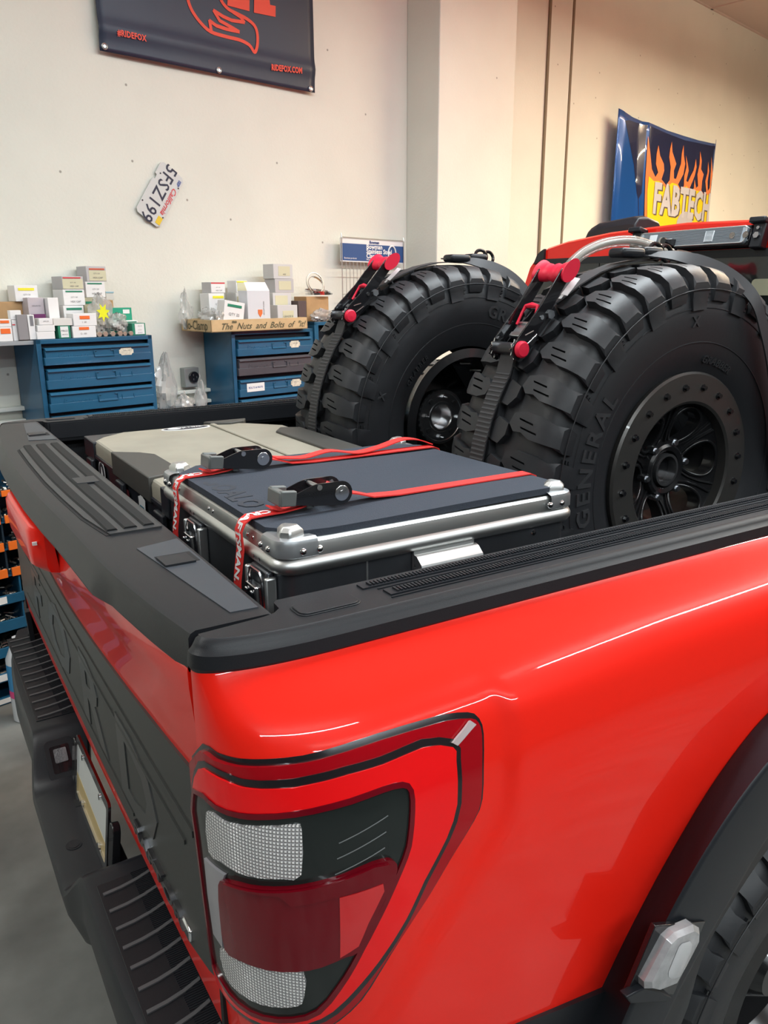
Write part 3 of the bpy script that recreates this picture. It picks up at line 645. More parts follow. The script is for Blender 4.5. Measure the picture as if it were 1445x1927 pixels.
# --- rear bumper
PPAD = [(.300, .76), (.298, .792), (.292, .80), (.178, .80), (.166, .797), (.160, .785), (.158, .70), (.175, .62), (.26, .58)]
PDEC = [(.275, .70), (.273, .704), (.270, .705), (.150, .705), (.140, .701), (.135, .69), (.142, .64), (.165, .57), (.26, .55)]
def bprof(y):
    d = abs(y-YC)
    near = y < YC
    t = 0 if d < (.19 if near else .155) else 1 if d > .31 else (d-(.19 if near else .155))/(.31-(.19 if near else .155)); t = t*t*(3-2*t)
    P = [(a[0]+(b[0]-a[0])*t, a[1]+(b[1]-a[1])*t) for a, b in zip(PDEC, PPAD)]
    k = max(0, (d-.55)/.5); k = k*k*.07
    return [(x+k*(1 if i > 2 else .0), z) for i, (x, z) in enumerate(P)]
mb = MB(); R = []
yv = sorted(set([YC+s_*d for s_ in (-1, 1) for d in [0, .08, .15, .155, .17, .19, .2, .215, .23, .245, .26, .275, .29, .30, .31, .32, .4, .5, .6, .7, .8, .9, .96, 1.0, 1.02]]))
for y in yv:
    P = bprof(y)
    if abs(y-YC) > 1.01: P = [(.25+(x-.25)*.8, .70+(z-.70)*.8) for x, z in P]
    R.append([Vector((x, y, z)) for x, z in P])
mb.rings(R); bump = mb.build('rear_bumper', PLAS2, TRUCK, ang=32)
for sg in (-1, 1):                                                     # step pads with bars and fine ribs
    y0, y1 = (.70, 1.325) if sg < 0 else (2.015, 2.60)
    mb = MB(); k = .0
    P = []
    mb.b2((.182, y0, .7995), (.288, y1, .8025)); pad = mb.build('step_pad', PLAS, bump, bev=.001)
    n = 13
    for i in range(n):
        y = y0+(y1-y0)*(i+.6)/n; mb = MB()
        mb.band([Vector((.188, y-.012, .8033)), Vector((.22, y-.010, .8036)), Vector((.25, y-.004, .8036)), Vector((.278, y+.006, .8033))], (0, .007, 0), .0035); mb.build('tread_bar', mat('worn_rib', (.10, .10, .105), .45), pad)
    mb = MB(); y = y0+.004
    while y < y1:
        mb.b2((.245, y, .802), (.286, y+.0022, .8036)); y += .0045
    mb.build('fine_ribs', PLAS2, pad, shade=False)
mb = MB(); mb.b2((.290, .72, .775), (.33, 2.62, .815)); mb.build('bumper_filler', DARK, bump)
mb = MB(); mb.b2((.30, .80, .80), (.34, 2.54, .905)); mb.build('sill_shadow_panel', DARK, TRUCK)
# lamps on the slopes of the bumper
def slope_frame(y):
    P = bprof(y); Q = bprof(y+.02 if y > YC else y-.02)
    o = Vector(((P[2][0]+P[3][0])/2-.005, y, P[2][1])); t = Vector((0, .02 if y > YC else -.02, Q[2][1]-P[2][1]))
    return frame(o, (1, 0, 0), t) if y > YC else frame(o, (-1, 0, 0), t)
for y in (1.895, 2*YC-1.895):
    F = slope_frame(y)
    mb = MB(F); mb.ext(rrect(.070, .105, .014), 0, .0035); mb.build('lamp_surround', PLAS, bump, bev=.001)
    mb = MB(F); mb.ext(rrect(.046, .070, .005), .002, .0045); bl = mb.build('bumper_lamp', GBLK, bump)
    mb = MB(F); mb.ext(rrect(.030, .036, .003, cy=.008), .004, .008); mb.build('clear_lens', mat('cut_glass', (.16, .16, .17), .08, coat=1, spec=1, bump=1, bscale=220, bdist=.004), bl)
mb = MB(); mb.b2((.215, 1.735, .7035), (.232, 1.765, .7065)); mb.build('key_slot', DARK, bump, bev=.001)
mb = MB(); mb.cyl((.185, 1.60, .704), (.185, 1.60, .7062), .017, n=24); mb.cyl((.185, 1.60, .706), (.185, 1.60, .707), .012, n=24); mb.build('round_plug', PLAS2, bump)
# number plate in chrome frame
PF = frame((.238, 1.62, .788), (0, -1, 0), (.12, 0, 1))
mb = MB(PF); mb.ext(rrect(.305, .150, .008), 0, .0015); np_ = mb.build('number_plate', mat('plate_white', (.66, .68, .66), .35), bump)
mb = MB(PF); mb.ext([(-.145, -.07), (.145, -.07), (.145, -.03), (-.145, -.02)], .0015, .002); mb.build('plate_lower_band', mat('plate_tan', (.55, .42, .2), .4), np_)
mb = MB(PF)
o_ = rrect(.318, .165, .012); i_ = rrect(.286, .128, .006)
R = [[Vector((x, y, z)) for x, y in q] for q, z in ((o_, 0), (o_, .006), (i_, .006), (i_, 0))]
mb.rings(R, closed=True); mb.build('chrome_plate_frame', CHR, np_)
for x, y in ((-.085, .058), (.085, .058), (-.085, -.058), (.085, -.058)):
    mb = MB(PF); mb.cyl((x, y, .002), (x, y, .008), .007); mb.build('plate_screw', CHR, np_)
mb = MB(PF); text_on(mb, '8M4 R', .075, lambda v: Vector((v.x, v.y+.005, .002)), space=1.1) if 0 else None
for x in (-.185, .185):
    mb = MB(PF); mb.ext(rrect(.035, .11, .016, cx=x), -.01, .006); mb.build('plate_side_clip', GBLK, bump, bev=.002)

# --- cab
CS = [(.80, 1.35), (.79, 1.55), (.765, 1.75), (.725, 1.88), (.69, 1.96), (.655, 1.995), (.60, 2.022), (.50, 2.040), (.30, 2.058), (0, 2.068)]
def cabsec(x, k=0, dz=0):
    o = [Vector((x, YC+a*(1-k), z+dz)) for a, z in CS]; return o + [Vector((x, YC-a*(1-k), z+dz)) for a, z in CS[::-1]][1:]
mb = MB(); R = []
for x, k, dz in ((2.10, .012, -.006), (2.112, 0, 0), (2.3, -.005, .012), (2.7, -.008, .02), (3.3, 0, .005), (3.6, .05, -.05)): R.append(cabsec(x, k, dz))
mb.rings(R); cab = mb.build('cab_body', RED, TRUCK, ang=45)
mb = MB(); gl = [(-.60, 1.50), (.60, 1.50), (.66, 1.60), (.645, 1.90), (.60, 1.972), (-.60, 1.972), (-.645, 1.90), (-.66, 1.6)]
mb.ext([(YC+a, z) for a, z in gl], 2.088, 2.102, lambda x, y, z: Vector((z, x, y))); rw = mb.build('rear_window', mat('tinted_glass', (.010, .012, .012), .06, coat=.5, spec=.5), TRUCK, bev=.004)
mb = MB(); mb.ext([(YC+a, z) for a, z in ((.655, 1.965), (.635, 2.0), (.615, 2.012), (.60, 2.018), (.60, 1.98))], 2.09, 2.102, lambda x, y, z: Vector((z, x, y))); mb.build('cab_joint_strip', PLAS, TRUCK)
mb = MB(); mb.ext([(YC+a, z) for a, z in ((.60, 1.96), (.60, 1.982), (-.60, 1.982), (-.60, 1.96))], 2.084, 2.1, lambda x, y, z: Vector((z, x, y))); mb.build('window_seal', PLAS, TRUCK)
for s_ in (.33, -.33):
    mb = MB(); mb.b2((2.086, YC+s_-.008, 1.50), (2.09, YC+s_+.008, 1.97)); mb.build('window_divider', GBLK, rw)
q = [hx(x, y, 2.087) for x, y in ((1416, 525), (1500, 520), (1500, 556), (1410, 552))]
mb = MB(); cyy = (q[0].y+q[1].y)/2; czz = (q[0].z+q[2].z)/2
mb.ext(rrect(abs(q[0].y-q[1].y), abs(q[0].z-q[2].z), .012, cx=cyy, cy=czz), 2.084, 2.089, lambda x, y, z: Vector((z, x, y))); mb.build('window_view_patch', mat('olive_view_tone', (.30, .29, .20), .5), rw)  # flat tan patch standing in for the view through the glass
# light bar under the roof edge
def bar():
    a = hx(1205, 437, 2.06); b = hx(1424, 422, 2.06); c = hx(1424, 458, 2.06)
    ya, yb = a.y, YC-(a.y-YC); zt = 2.043; zb = 1.994
    yb = 1.43
    F = frame((2.065, ya, (zt+zb)/2), (0, -1, 0), (.25, 0, 1)); L = ya-yb; h = zt-zb
    mb = MB(F); mb.b2((-.008, -h/2-.004, -.03), (L+.008, h/2+.004, -.004)); o = mb.build('light_bar', GBLK, TRUCK, bev=.004)
    mb = MB(F); mb.ext(rrect(L, h, .010, cx=L/2), -.006, .006); lens = mb.build('clear_bar_lens', mat('clear_bar', (.36, .42, .47), .1, coat=1, spec=.9), o, bev=.002)
    mb = MB(F); mb.tube([Vector((L/2+x, y, .006)) for x, y in rrect(L-.004, h-.004, .009)], .0018, 6, closed=True); mb.build('lens_rim', ALU, lens)
    mb = MB(F)
    for k in range(10): mb.b2((.014, -h/2+.006+k*.004, .0055), (L-.014, -h/2+.0075+k*.004, .0072))
    mb.build('lens_ridges', mat('ridge_grey', (.12, .13, .15), .3), lens, shade=False)
    for x in (.055, .30, L*.5, L-.03):
        if abs(x-L*.5) < .01: continue
        mb = MB(F); mb.cyl((x+.03, -.002, .006), (x+.03, -.002, .0085), .009, n=14); mb.cyl((x+.03, -.002, .0085), (x+.03, -.002, .0095), .005, n=8); mb.build('lens_screw', CHR, lens)
    for x in (.04, .24, L-.13):
        mb = MB(F); mb.b2((x, -h*.33, .006), (x+.028, h*.3, .009)); mb.build('led_window', mat('led_white', (.7, .74, .78), .2, coat=1), lens, bev=.001)
    for x in (-.025, L+.03):
        mb = MB(F); mb.box((x, 0, -.015), (.036, h*1.5, .03)); mb.box((x-.004, h*.75, -.01), (.05, .016, .045)); br = mb.build('bar_bracket', PLAS2, o, bev=.004)
        mb = MB(F); mb.cyl((x, -.004, 0), (x, -.004, .006), .009, n=6); mb.cyl((x, .016, 0), (x, .016, .005), .005, n=6); mb.build('bracket_bolt', ZINC, br)
    yv = L*.33
    mb = MB(F); mb.rings([[Vector((yv+a*w_, -.014+b*w_*.7, z)) for a, b in ((-1, -1), (1, -1), (1, 1), (-1, 1))] for w_, z in ((.019, .0), (.015, .02), (.008, .034))]); cm = mb.build('cargo_camera', GBLK, o, bev=.003)
    mb = MB(F); mb.cyl((yv, -.014, .03), (yv, -.016, .042), .010, n=16); mb.build('camera_lens', GBLK, cm)
bar()
# roof spoiler pod seen behind the bar
mb = MB(); R = []
P0 = hx(1115, 440, 2.5); P1 = hx(1213, 415, 2.5)
for x, k in ((2.45, .5), (2.47, .8), (2.52, .85), (2.58, .7), (2.60, .4)):
    y0, y1 = P0.y, P1.y; z0 = 2.065
    R.append([Vector((x, y, z)) for y, z in ((y0+.0, z0), (y0-.02, z0+.060*k), (y0-.06, z0+.080*k), (y1+.03, z0+.095*k), (y1, z0+.085*k), (y1, z0))])
mb.rings(R); mb.build('roof_pod', PLAS2, TRUCK, bev=.006)
# ------------------------------------------------------------------ tyres and wheels
def lthing(name, label, cat, M, group=None):
    o = bpy.data.objects.new(name, None); COL.objects.link(o); o.empty_display_size = .05; o.matrix_world = M
    return tag(o, label, cat, group)
TPROF = [(0, .452), (.06, .451), (.11, .447), (.135, .440), (.150, .425), (.160, .400), (.1655, .36), (.163, .32), (.152, .28), (.140, .25), (.130, .232)]
TL = [0]
for a_, b_ in zip(TPROF, TPROF[1:]): TL.append(TL[-1]+hypot(b_[0]-a_[0], b_[1]-a_[1]))
def tprof(t):
    s_ = 1 if t >= 0 else -1; t = abs(t)
    for i in range(len(TL)-1):
        if t <= TL[i+1] or i == len(TL)-2:
            k = (t-TL[i])/(TL[i+1]-TL[i]); a = TPROF[i]; b = TPROF[i+1]
            n = Vector((-(b[1]-a[1]), b[0]-a[0])).normalized()
            # smooth normal
            if i+2 < len(TPROF):
                c = TPROF[i+2]; n2 = Vector((-(c[1]-b[1]), c[0]-b[0])).normalized(); 
            else: n2 = n
            if i > 0: 
                z_ = TPROF[i-1]; n0 = Vector((-(a[1]-z_[1]), a[0]-z_[0])).normalized()
            else: n0 = Vector((0, 1))
            na = (n0+n).normalized(); nb = (n+n2).normalized(); nn = (na*(1-k)+nb*k).normalized()
            return s_*(a[0]+(b[0]-a[0])*k), a[1]+(b[1]-a[1])*k, s_*nn.x, nn.y
def tyF(a, t, off):
    y, r, ny, nr = tprof(t); y += ny*off; r += nr*off; th = a/.46
    return Vector((r*cos(th), r*sin(th), y))
def tread_mesh():
    mb = MB()
    prof = [(-b, a) for b, a in []]
    P = [(-y, r) for y, r in TPROF[::-1]][:-1]+TPROF
    mb.lathe([(y, r) for y, r in P], (0, 0, 0), (0, 0, 1), n=96)
    N = 36; pit = 2*pi*.46/N
    for i in range(N):
        a0 = i*pit; long = i % 2
        e = .215 if long else .196
        for s_ in (1, -1):
            def G(a, t, o, s_=s_):
                k = 1 if abs(t) < .165 else max(.35, 1-(abs(t)-.165)/.045)
                sh = .16*abs(t) if s_ > 0 else -.16*abs(t)
                return tyF(a0+(a if s_ > 0 else -a)+sh+(0 if s_ > 0 else pit*.5), s_*t, max(o*k, -.003))
            poly = [(-.027, e), (-.030, .172), (-.023, .150), (-.029, .125), (-.027, .085), (-.016, .056), (.008, .048), (.021, .064), (.017, .085), (.024, .108), (.023, .15), (.030, .172), (.026, e)]
            mb.patch(poly, G, depth=.020, step=.021, off=.018, holes=[[(-.010, .072), (-.0065, .074), (-.005, .112), (-.009, .111)], [(.006, .080), (.0095, .082), (.011, .122), (.007, .121)]])
            if long:
                for k in range(3): mb.patch([(-.040, .178+.008*k), (-.032, .178+.008*k), (-.032, .182+.008*k), (-.040, .182+.008*k)], G, depth=.012, step=.02, off=.010)
            # centre block
            c = [(-.030, .008), (-.008, -.012), (.020, -.004), (.026, .022), (.006, .040), (-.018, .042)]
            def H(a, t, o, s_=s_): return tyF(a0+(a if s_ > 0 else -a)+(pit*.45 if s_ > 0 else 0), s_*t, o)
            if s_ > 0 or 1: mb.patch([(x*1.0, y+.004) for x, y in c], H, depth=.020, step=.03, off=.018)
    mb.tube([tyF(.46*2*pi*k/72, .176, .016) for k in range(72)], .0014, 6, closed=True)
    return mb
def zr(r):
    for a, b in zip(TPROF[5:], TPROF[6:]):
        if b[1] <= r <= a[1]: return b[0]+(a[0]-b[0])*(r-b[1])/(a[1]-b[1])
    return .16
def arc_text(mb, txt, size, r, a0, h=.003, sx=1.0, **k):
    vs, fs = text_geo(txt, size, ext=.001, **k); o = []
    for v in vs:
        rr = r+v.y; th = radians(a0)-v.x*sx/r; o.append(Vector((rr*cos(th), rr*sin(th), zr(rr)+(h if v.z > 0 else -.002))))
    mb.add(o, fs); return mb
RUBL = mat('raised_letter_rubber', (.040, .041, .044), .42)
MBLK = mat('satin_black_wheel', (.012, .012, .013), .24, coat=.3)
RINGM = mat('satin_grey_ring', (.085, .082, .078), .36, .6, coat=.2)
def make_tyre(root):
    t = tread_mesh().build('tyre', RUB, root, ang=30)
    def AT(*a, **k):
        m_ = MB(); arc_text(m_, *a, **k); m_.build('sidewall_lettering', RUBL, t, ang=20)
    AT('GENERAL', .058, .335, 168, sx=1.0, bold=.0012, space=1.25)
    AT('GRABBER X3', .050, .335, -12, sx=1.0, bold=.001, space=1.15)
    AT('GRABBER', .022, .262, 72, h=.004, bold=.0004, space=1.2); AT('X', .03, .345, 95, bold=.001)
    for a in (-45, 225, 272): AT('37x12.50R17LT', .02, .30, a, bold=.0003)
    mb = MB()
    for r in (.374, .300): mb.tube([Vector((r*cos(2*pi*k/72), r*sin(2*pi*k/72), zr(r))) for k in range(72)], .0018, 6, closed=True)
    mb.build('sidewall_rib', RUB, t)
    return t
def make_face(root):
    mb = MB(); mb.lathe([(.128, .231), (.142, .234), (.147, .229), (.147, .168), (.143, .162), (.120, .160), (.120, .228)], (0, 0, 0), (0, 0, 1), n=96)
    ring = mb.build('beadlock_ring', RINGM, root, ang=25)
    for k in range(20):
        a = 2*pi*k/20+.1; x, y = .200*cos(a), .200*sin(a)
        mb = MB(); mb.cyl((x, y, .146), (x, y, .1485), .0085, n=14); mb.cyl((x, y, .148), (x, y, .155), .0058, n=6); mb.build('ring_bolt', GBLK, ring)
    mb = MB(); mb.lathe([(.143, .164), (.12, .160), (.06, .160), (-.05, .160), (-.11, .186), (-.132, .216), (-.14, .222), (-.142, .228), (-.13, .230), (-.13, .222), (-.05, .186), (.10, .19), (.13, .228)], (0, 0, 0), (0, 0, 1), n=72)
    rim = mb.build('rim_barrel', MBLK, root, ang=30)
    def zf(r): return .078+.044*max(0, (r-.06)/.10)**.9 if r > .06 else .078
    def F(x, y, o): r = hypot(x, y); return Vector((x, y, zf(r)+o))
    holes = []; disc = [(.161*cos(2*pi*k/60), .161*sin(2*pi*k/60)) for k in range(60)]
    def oval(ac, rc, ra, rb, n=20):
        o = []
        for k in range(n):
            u_ = ra*cos(2*pi*k/n); v_ = rb*sin(2*pi*k/n); w_ = 1+.25*u_/ra; v_ *= w_
            o.append(((rc+u_)*cos(ac)-v_*sin(ac), (rc+u_)*sin(ac)+v_*cos(ac)))
        return o
    HA = [radians(a+8) for a in range(0, 360, 60)]
    for a in HA: holes.append(oval(a, .111, .041, .0385))
    mb = MB(); mb.patch(disc, F, depth=.03, step=.016, holes=holes); sp = mb.build('spoke_face', MBLK, rim, ang=40)
    for a in HA:
        mb = MB(); mb.tube([F(x, y, .001) for x, y in oval(a, .111, .044, .0425, 28)], .0042, 8, closed=True); mb.build('window_lip', MBLK, sp, ang=60)
    for a in HA:
        a += radians(30); mb = MB()
        pts = [(.062, .014), (.09, .007), (.12, .006), (.155, .011)]
        for sg in (-1, 1): mb.tube([F(r*cos(a)-sg*w_*sin(a), r*sin(a)+sg*w_*cos(a), .003) for r, w_ in pts], .003, 6)
        mb.build('spoke_rib', MBLK, sp, ang=60)
    mb = MB(); mb.lathe([(.075, .066), (.098, .062), (.103, .056), (.099, .046), (.080, .044), (.080, .0)], (0, 0, 0), (0, 0, 1), n=40); hubp = mb.build('centre_hub', MBLK, rim, ang=35)
    for k in range(6):
        a = 2*pi*k/6+.2; x, y = .0675*cos(a), .0675*sin(a); mb = MB(); mb.cyl((x, y, .08), (x, y, .102), .0095, n=10); mb.cyl((x, y, .102), (x, y, .107), .0065, n=8); mb.build('lug_seat', ZINC, hubp)
    mb = MB(); mb.lathe([(.09, .040), (.104, .039), (.104, .033), (.05, .033), (.05, .0)], (0, 0, 0), (0, 0, 1), n=32); mb.build('hub_bore', mat('machined_bore', (.30, .30, .31), .25, .9), hubp)
    return rim
def make_back(root):
    mb = MB(); mb.lathe([(.147, .20), (.14, .226), (.134, .224), (.12, .205), (.06, .188), (-.05, .180), (-.10, .178)], (0, 0, 0), (0, 0, 1), n=72); rim = mb.build('rim_barrel', MBLK, root, ang=30)
    mb = MB()
    for k in range(24):
        a = 2*pi*k/24; mb.cyl((.186*cos(a), .186*sin(a), .055), (.182*cos(a), .182*sin(a), .0), .004, n=6)
    mb.build('barrel_stud', ZINC, rim)
    mb = MB(); mb.lathe([(-.05, .18), (-.04, .12), (-.02, .06)], (0, 0, 0), (0, 0, 1), n=6); mb.build('spoke_back', MBLK, rim, ang=60)
    mb = MB(); mb.lathe([(-.05, .086), (-.004, .090), (0, .087), (0, .080), (-.002, .078), (-.002, .050), (.0, .048), (0, .041), (-.003, .038), (-.05, .034), (-.05, .0)], (0, 0, 0), (0, 0, 1), n=48)
    hb_ = mb.build('machined_hub', mat('machined_steel', (.66, .66, .67), .24, 1), rim, ang=30)
    for k in range(8):
        a = 2*pi*k/8+.3; x, y = .065*cos(a), .065*sin(a); mb = MB()
        if k % 2: mb.cyl((x, y, -.003), (x, y, .0015), .008, n=12); mb.build('bolt_hole', DARK, hb_)
        else: mb.cyl((x, y, -.003), (x, y, .006), .0075, n=6); mb.cyl((x, y, .006), (x, y, .022), .003, .002, n=6); mb.build('hub_stud', CHR, hb_)
    return rim
def wheel_M(x, y, z, spin=0): return frame((x, y, z), (1, 0, 0), (0, 0, 1)) @ Matrix.Rotation(spin, 4, 'Z')
NX, NZ = (1.525, 1.30), 1.46
near = lthing('spare_tyre', 'black off-road spare tyre with beadlock wheel face, nearer tyre in the truck bed', 'tyre', wheel_M(NX[0], NX[1], NZ), 'spare tyres standing in the truck bed')
ty = make_tyre(near); make_face(near)
FXX, FYY, FZZ = 1.49, 2.06, 1.478
far = lthing('spare_tyre', 'black off-road spare tyre with bright machined hub showing, standing against far rail of bed', 'tyre', wheel_M(FXX, FYY, FZZ, 1.17), 'spare tyres standing in the truck bed')
copy_tree(ty, far); make_back(far)
# the truck's own rear wheels
for mir in (0, 1):
    y = .80 if not mir else 2*YC-.80
    Mw = frame((WC[0], y, .48), (1, 0, 0), (0, 0, 1)) if not mir else frame((WC[0], y, .48), (-1, 0, 0), (0, 0, 1))
    tmp = ty.copy(); COL.objects.link(tmp); tmp.name = 'rear_tyre'
    tmp.parent = TRUCK; tmp.matrix_parent_inverse = WM[TRUCK.name].inverted() @ Mw
    mb = MB(Mw); mb.lathe([(.14, .20), (.13, .228), (.12, .22), (.05, .19), (.04, .10), (.10, .05), (.10, 0)], (0, 0, 0), (0, 0, 1), n=48); mb.build('rear_wheel', MBLK, TRUCK)
mb = MB(); mb.cyl((WC[0], .8, .48), (WC[0], 2*YC-.8, .48), .05); mb.build('rear_axle', DARK, TRUCK)
mb = MB(); mb.b2((.5, .95, .55), (3.4, 1.05, .75)); mb.b2((.5, 2.29, .55), (3.4, 2.39, .75)); mb.b2((.55, .9, .75), (2.0, 2.44, .95)); mb.build('chassis_frame', DARK, TRUCK)
mb = MB(); mb.lathe([(-.16, .42), (-.15, .47), (.15, .47), (.16, .42), (.15, .2)], (4.6, .85, .47), (0, -1, 0), n=40); mb.lathe([(-.16, .42), (-.15, .47), (.15, .47), (.16, .42), (.15, .2)], (4.6, 2.49, .47), (0, 1, 0), n=40); mb.build('front_tyres', RUB, TRUCK)
mb = MB(); mb.rings([[Vector((x, YC+a*k, z)) for a, z in ((-.9, .6), (.9, .6), (.93, 1.1), (.85, h), (-.85, h), (-.93, 1.1))] for x, k, h in ((2.06, .95, 1.44), (2.12, 1, 1.46), (3.6, 1, 1.45), (4.2, 1, 1.38), (5.2, .97, 1.25), (5.3, .9, 1.1))]); mb.build('front_body', RED, TRUCK, ang=40, bev=.02)

# ------------------------------------------------------------------ tyre tie-down straps with long red ratchets
RINGT = .4745
def tie_down(cx_, cz, ys, ang, label, extra):
    """ratchet webbing strap over a tyre; cx_,cz tyre centre, ys strap y, ang spool angle"""
    a = radians(ang); R_ = .497
    o = Vector((cx_+R_*cos(a), ys, cz+R_*sin(a)))
    x = Vector((-sin(a)*-1, 0, cos(a)*-1))                              # tangent towards the top (angle decreasing)
    x = Vector((sin(a), 0, -cos(a))); z = Vector((cos(a), 0, sin(a)))
    x = (x*cos(.16)-z*sin(.16)).normalized()
    rt = thing('tie_down_strap', label, 'ratchet strap', o, 'red-handled ratchet straps over the spare tyres')
    F = frame(o, x, (0, 1, 0))
    # webbing: down the tyre
    P = [Vector((cx_+r*cos(radians(t)), ys+dy, cz+r*sin(radians(t)))) for t, r, dy in [(ang+1, .490, 0)]+[(ang+6+k*6, .4775, .002*k) for k in range(9)]]
    P += [Vector((cx_+.50*cos(radians(ang+60)), ys+.02, 1.10)), Vector((cx_-.50, ys+.02, 1.01))]
    mb = MB(); mb.band(P, (0, .046, 0), .003); w = mb.build('webbing', WEBB, rt)
    mb = MB()
    for p, q in zip(P[1:8], P[2:9]):
        for k in range(5):
            c = p+(q-p)*k/5; n_ = Vector((c.x-cx_, 0, c.z-cz)).normalized(); mb.band([c+n_*.0015-(q-p).normalized()*.002, c+n_*.0024+(q-p).normalized()*.002], (0, .044, 0), .001)
    mb.build('weave_ribs', mat('worn_webbing', (.045, .045, .048), .6), w, shade=False)
    # upper webbing over the crown
    P = [Vector((cx_+r*cos(radians(t)), ys, cz+r*sin(radians(t)))) for t, r in [(ang-13, .492), (ang-19, .480), (ang-26, .478), (ang-34, .478), (ang-42, .478), (ang-50, .478), (ang-56, .480)]]
    mb = MB(); mb.band(P, (0, .046, 0), .003); mb.build('upper_webbing', WEBB, rt)
    # side plates (arms)
    W = .036
    for s_ in (-1, 1):
        mb = MB(F @ Matrix.Translation((0, s_*W, 0)))
        pl = [(-.024, -.006), (-.020, -.018), (-.004, -.024), (.05, -.016), (.10, -.004), (.20, .012), (.214, .022), (.21, .036), (.19, .040), (.10, .026), (.02, .022), (-.012, .018), (-.022, .008)]
        mb.ext(pl, -.0018, .0018, lambda a_, b_, c_: (a_, c_, b_)); arm = mb.build('handle_arm', GBLK, rt, bev=.0008)
        mb = MB(F @ Matrix.Translation((0, s_*(W-.008), -.012)))
        mb.ext([(-.018, -.010), (.06, -.014), (.125, -.010), (.13, .004), (.05, .006), (-.016, .008)], -.0015, .0015, lambda a_, b_, c_: (a_, c_, b_)); mb.build('base_plate', GBLK, arm)
        # toothed gear
        mb = MB(F @ Matrix.Translation((0, s_*(W-.004), 0))); g = []
        for k in range(24):
            r_ = .024 if k % 2 else .019; g.append((r_*cos(2*pi*k/24), r_*sin(2*pi*k/24)))
        mb.ext(g, -.0012, .0012, lambda a_, b_, c_: (a_, c_, b_)); mb.build('ratchet_gear', CHR, arm)
        mb = MB(F); y = s_*(W+.002)
        for (a1, b1, a2, b2) in ((.028, .012, .05, .002), (.022, -.006, .052, -.010)):
            mb.cyl((a1, y, b1), (a2, y, b2), .0016, n=6)
        mb.cyl((.085, y-s_*.003, .006), (.085, y+s_*.002, .006), .005, n=12); mb.build('slot_edge', CHR, arm)
        mb = MB(F); mb.cyl((.105, s_*(W-.004), -.006), (.105, s_*(W+.007), -.006), .010, n=6); mb.build('hex_bolt', ZINC, arm)
    mb = MB(F); mb.cyl((0, -W, 0), (0, W, 0), .013, n=20); mb.build('spool', mat('spool_wound_strap', (.02, .02, .023), .35), rt)
    mb = MB(F); mb.lathe([(0, .015), (.003, .0175), (.009, .0175), (.013, .014), (.014, .0)], (0, -W-.001, 0), (0, -1, 0), n=28); mb.build('red_end_cap', HRED, rt)
    mb = MB(F); mb.lathe([(0, .011), (.005, .011), (.007, .0)], (0, W+.001, 0), (0, 1, 0), n=20); mb.build('far_end_cap', HRED, rt) if 0 else None
    mb = MB(F); mb.b2((.030, -.024, -.002), (.070, .024, .002)); mb.box((.034, 0, .004), (.012, .034, .010)); mb.b2((.066, -.026, .000), (.072, .026, .006)); mb.build('pawl_plate', ZINC, rt, bev=.0015)
    mb = MB(F); mb.tube([(.062, -.022, .006), (.09, -.022, .014), (.104, -.019, .018), (.106, 0, .019), (.104, .019, .018), (.09, .022, .014), (.062, .022, .006)], [.003, .003, .0045, .0065, .0045, .003, .003], 10); mb.build('release_loop', HRED, rt)
    # grip
    R = []
    for k in range(15):
        t = -1+2*k/14; e = abs(t)
        if e > .93: rx, rz_ = .030, .018
        elif e > .80: rx, rz_ = .028, .017
        elif e > .7: rx, rz_ = .024, .016
        else: rx = .021+.0022*cos(t*12); rz_ = .0155+.0015*cos(t*12)
        R.append([Vector((.200+rx*cos(2*pi*j/20), t*(W+.012), .026+rz_*sin(2*pi*j/20)-.006*(1-e*e))) for j in range(20)])
    mb = MB(F); mb.rings(R); mb.build('red_grip', HRED, rt, ang=60)
    # label sewn to the web
    mb = MB(F); mb.b2((.155, -.027, -.012), (.205, -.020, -.010)); mb.box((.19, -.030, -.010), (.05, .016, .001), Matrix.Rotation(.3, 3, 'X')); mb.build('sewn_label', WHITE, rt)
    mb = MB(F); vs, fs = text_geo('rhino', .013, bold=.0002, shear=.2)
    # axle hooks bundled on the crown
    for (px, pz, rr) in extra['rings']:
        mb = MB(); mb.tube([Vector((px+rr*cos(2*pi*k/20), ys-.01+.5*rr*sin(2*pi*k/20)*.4, pz+.012+.018*sin(2*pi*k/20))) for k in range(20)], .005, 8, closed=True); mb.build('hook_ring', GBLK, rt)
    x0_, x1_, zc = extra['pads']
    for k, (a_, b_) in enumerate(((x0_, x0_+.075), (x0_+.085, x0_+.15))):
        mb = MB(); mb.box(((a_+b_)/2, ys-.01+.012*k, zc+.004*k), (b_-a_, .05, .022)); mb.build('hook_sleeve', PLAS2, rt, bev=.009, seg=3)
    if extra.get('side'):
        Q = spline(extra['side'], 8); ws = []
        for i, p in enumerate(Q): ws.append(Vector((.55, .1, .55)).normalized()*.036 if i > 10 else Vector((.2+.05*i, .8-.07*i, .05+.05*i)).normalized()*.036)
        mb = MB(); mb.band(Q, ws, .0035); mb.build('side_webbing', WEBB, rt)
    return rt
tie_down(NX[0], NZ, 1.315, 144, 'black webbing tie-down strap with red ratchet handle over the nearer tyre', dict(rings=[(1.55, 1.945, .022), (1.585, 1.942, .018)], pads=(1.415, .0, 1.952),
    side=[(1.50, 1.31, 1.948), (1.56, 1.25, 1.945), (1.62, 1.18, 1.915), (1.665, 1.125, 1.86), (1.70, 1.110, 1.79), (1.745, 1.105, 1.69), (1.80, 1.115, 1.56), (1.86, 1.13, 1.40), (1.90, 1.15, 1.20)]))
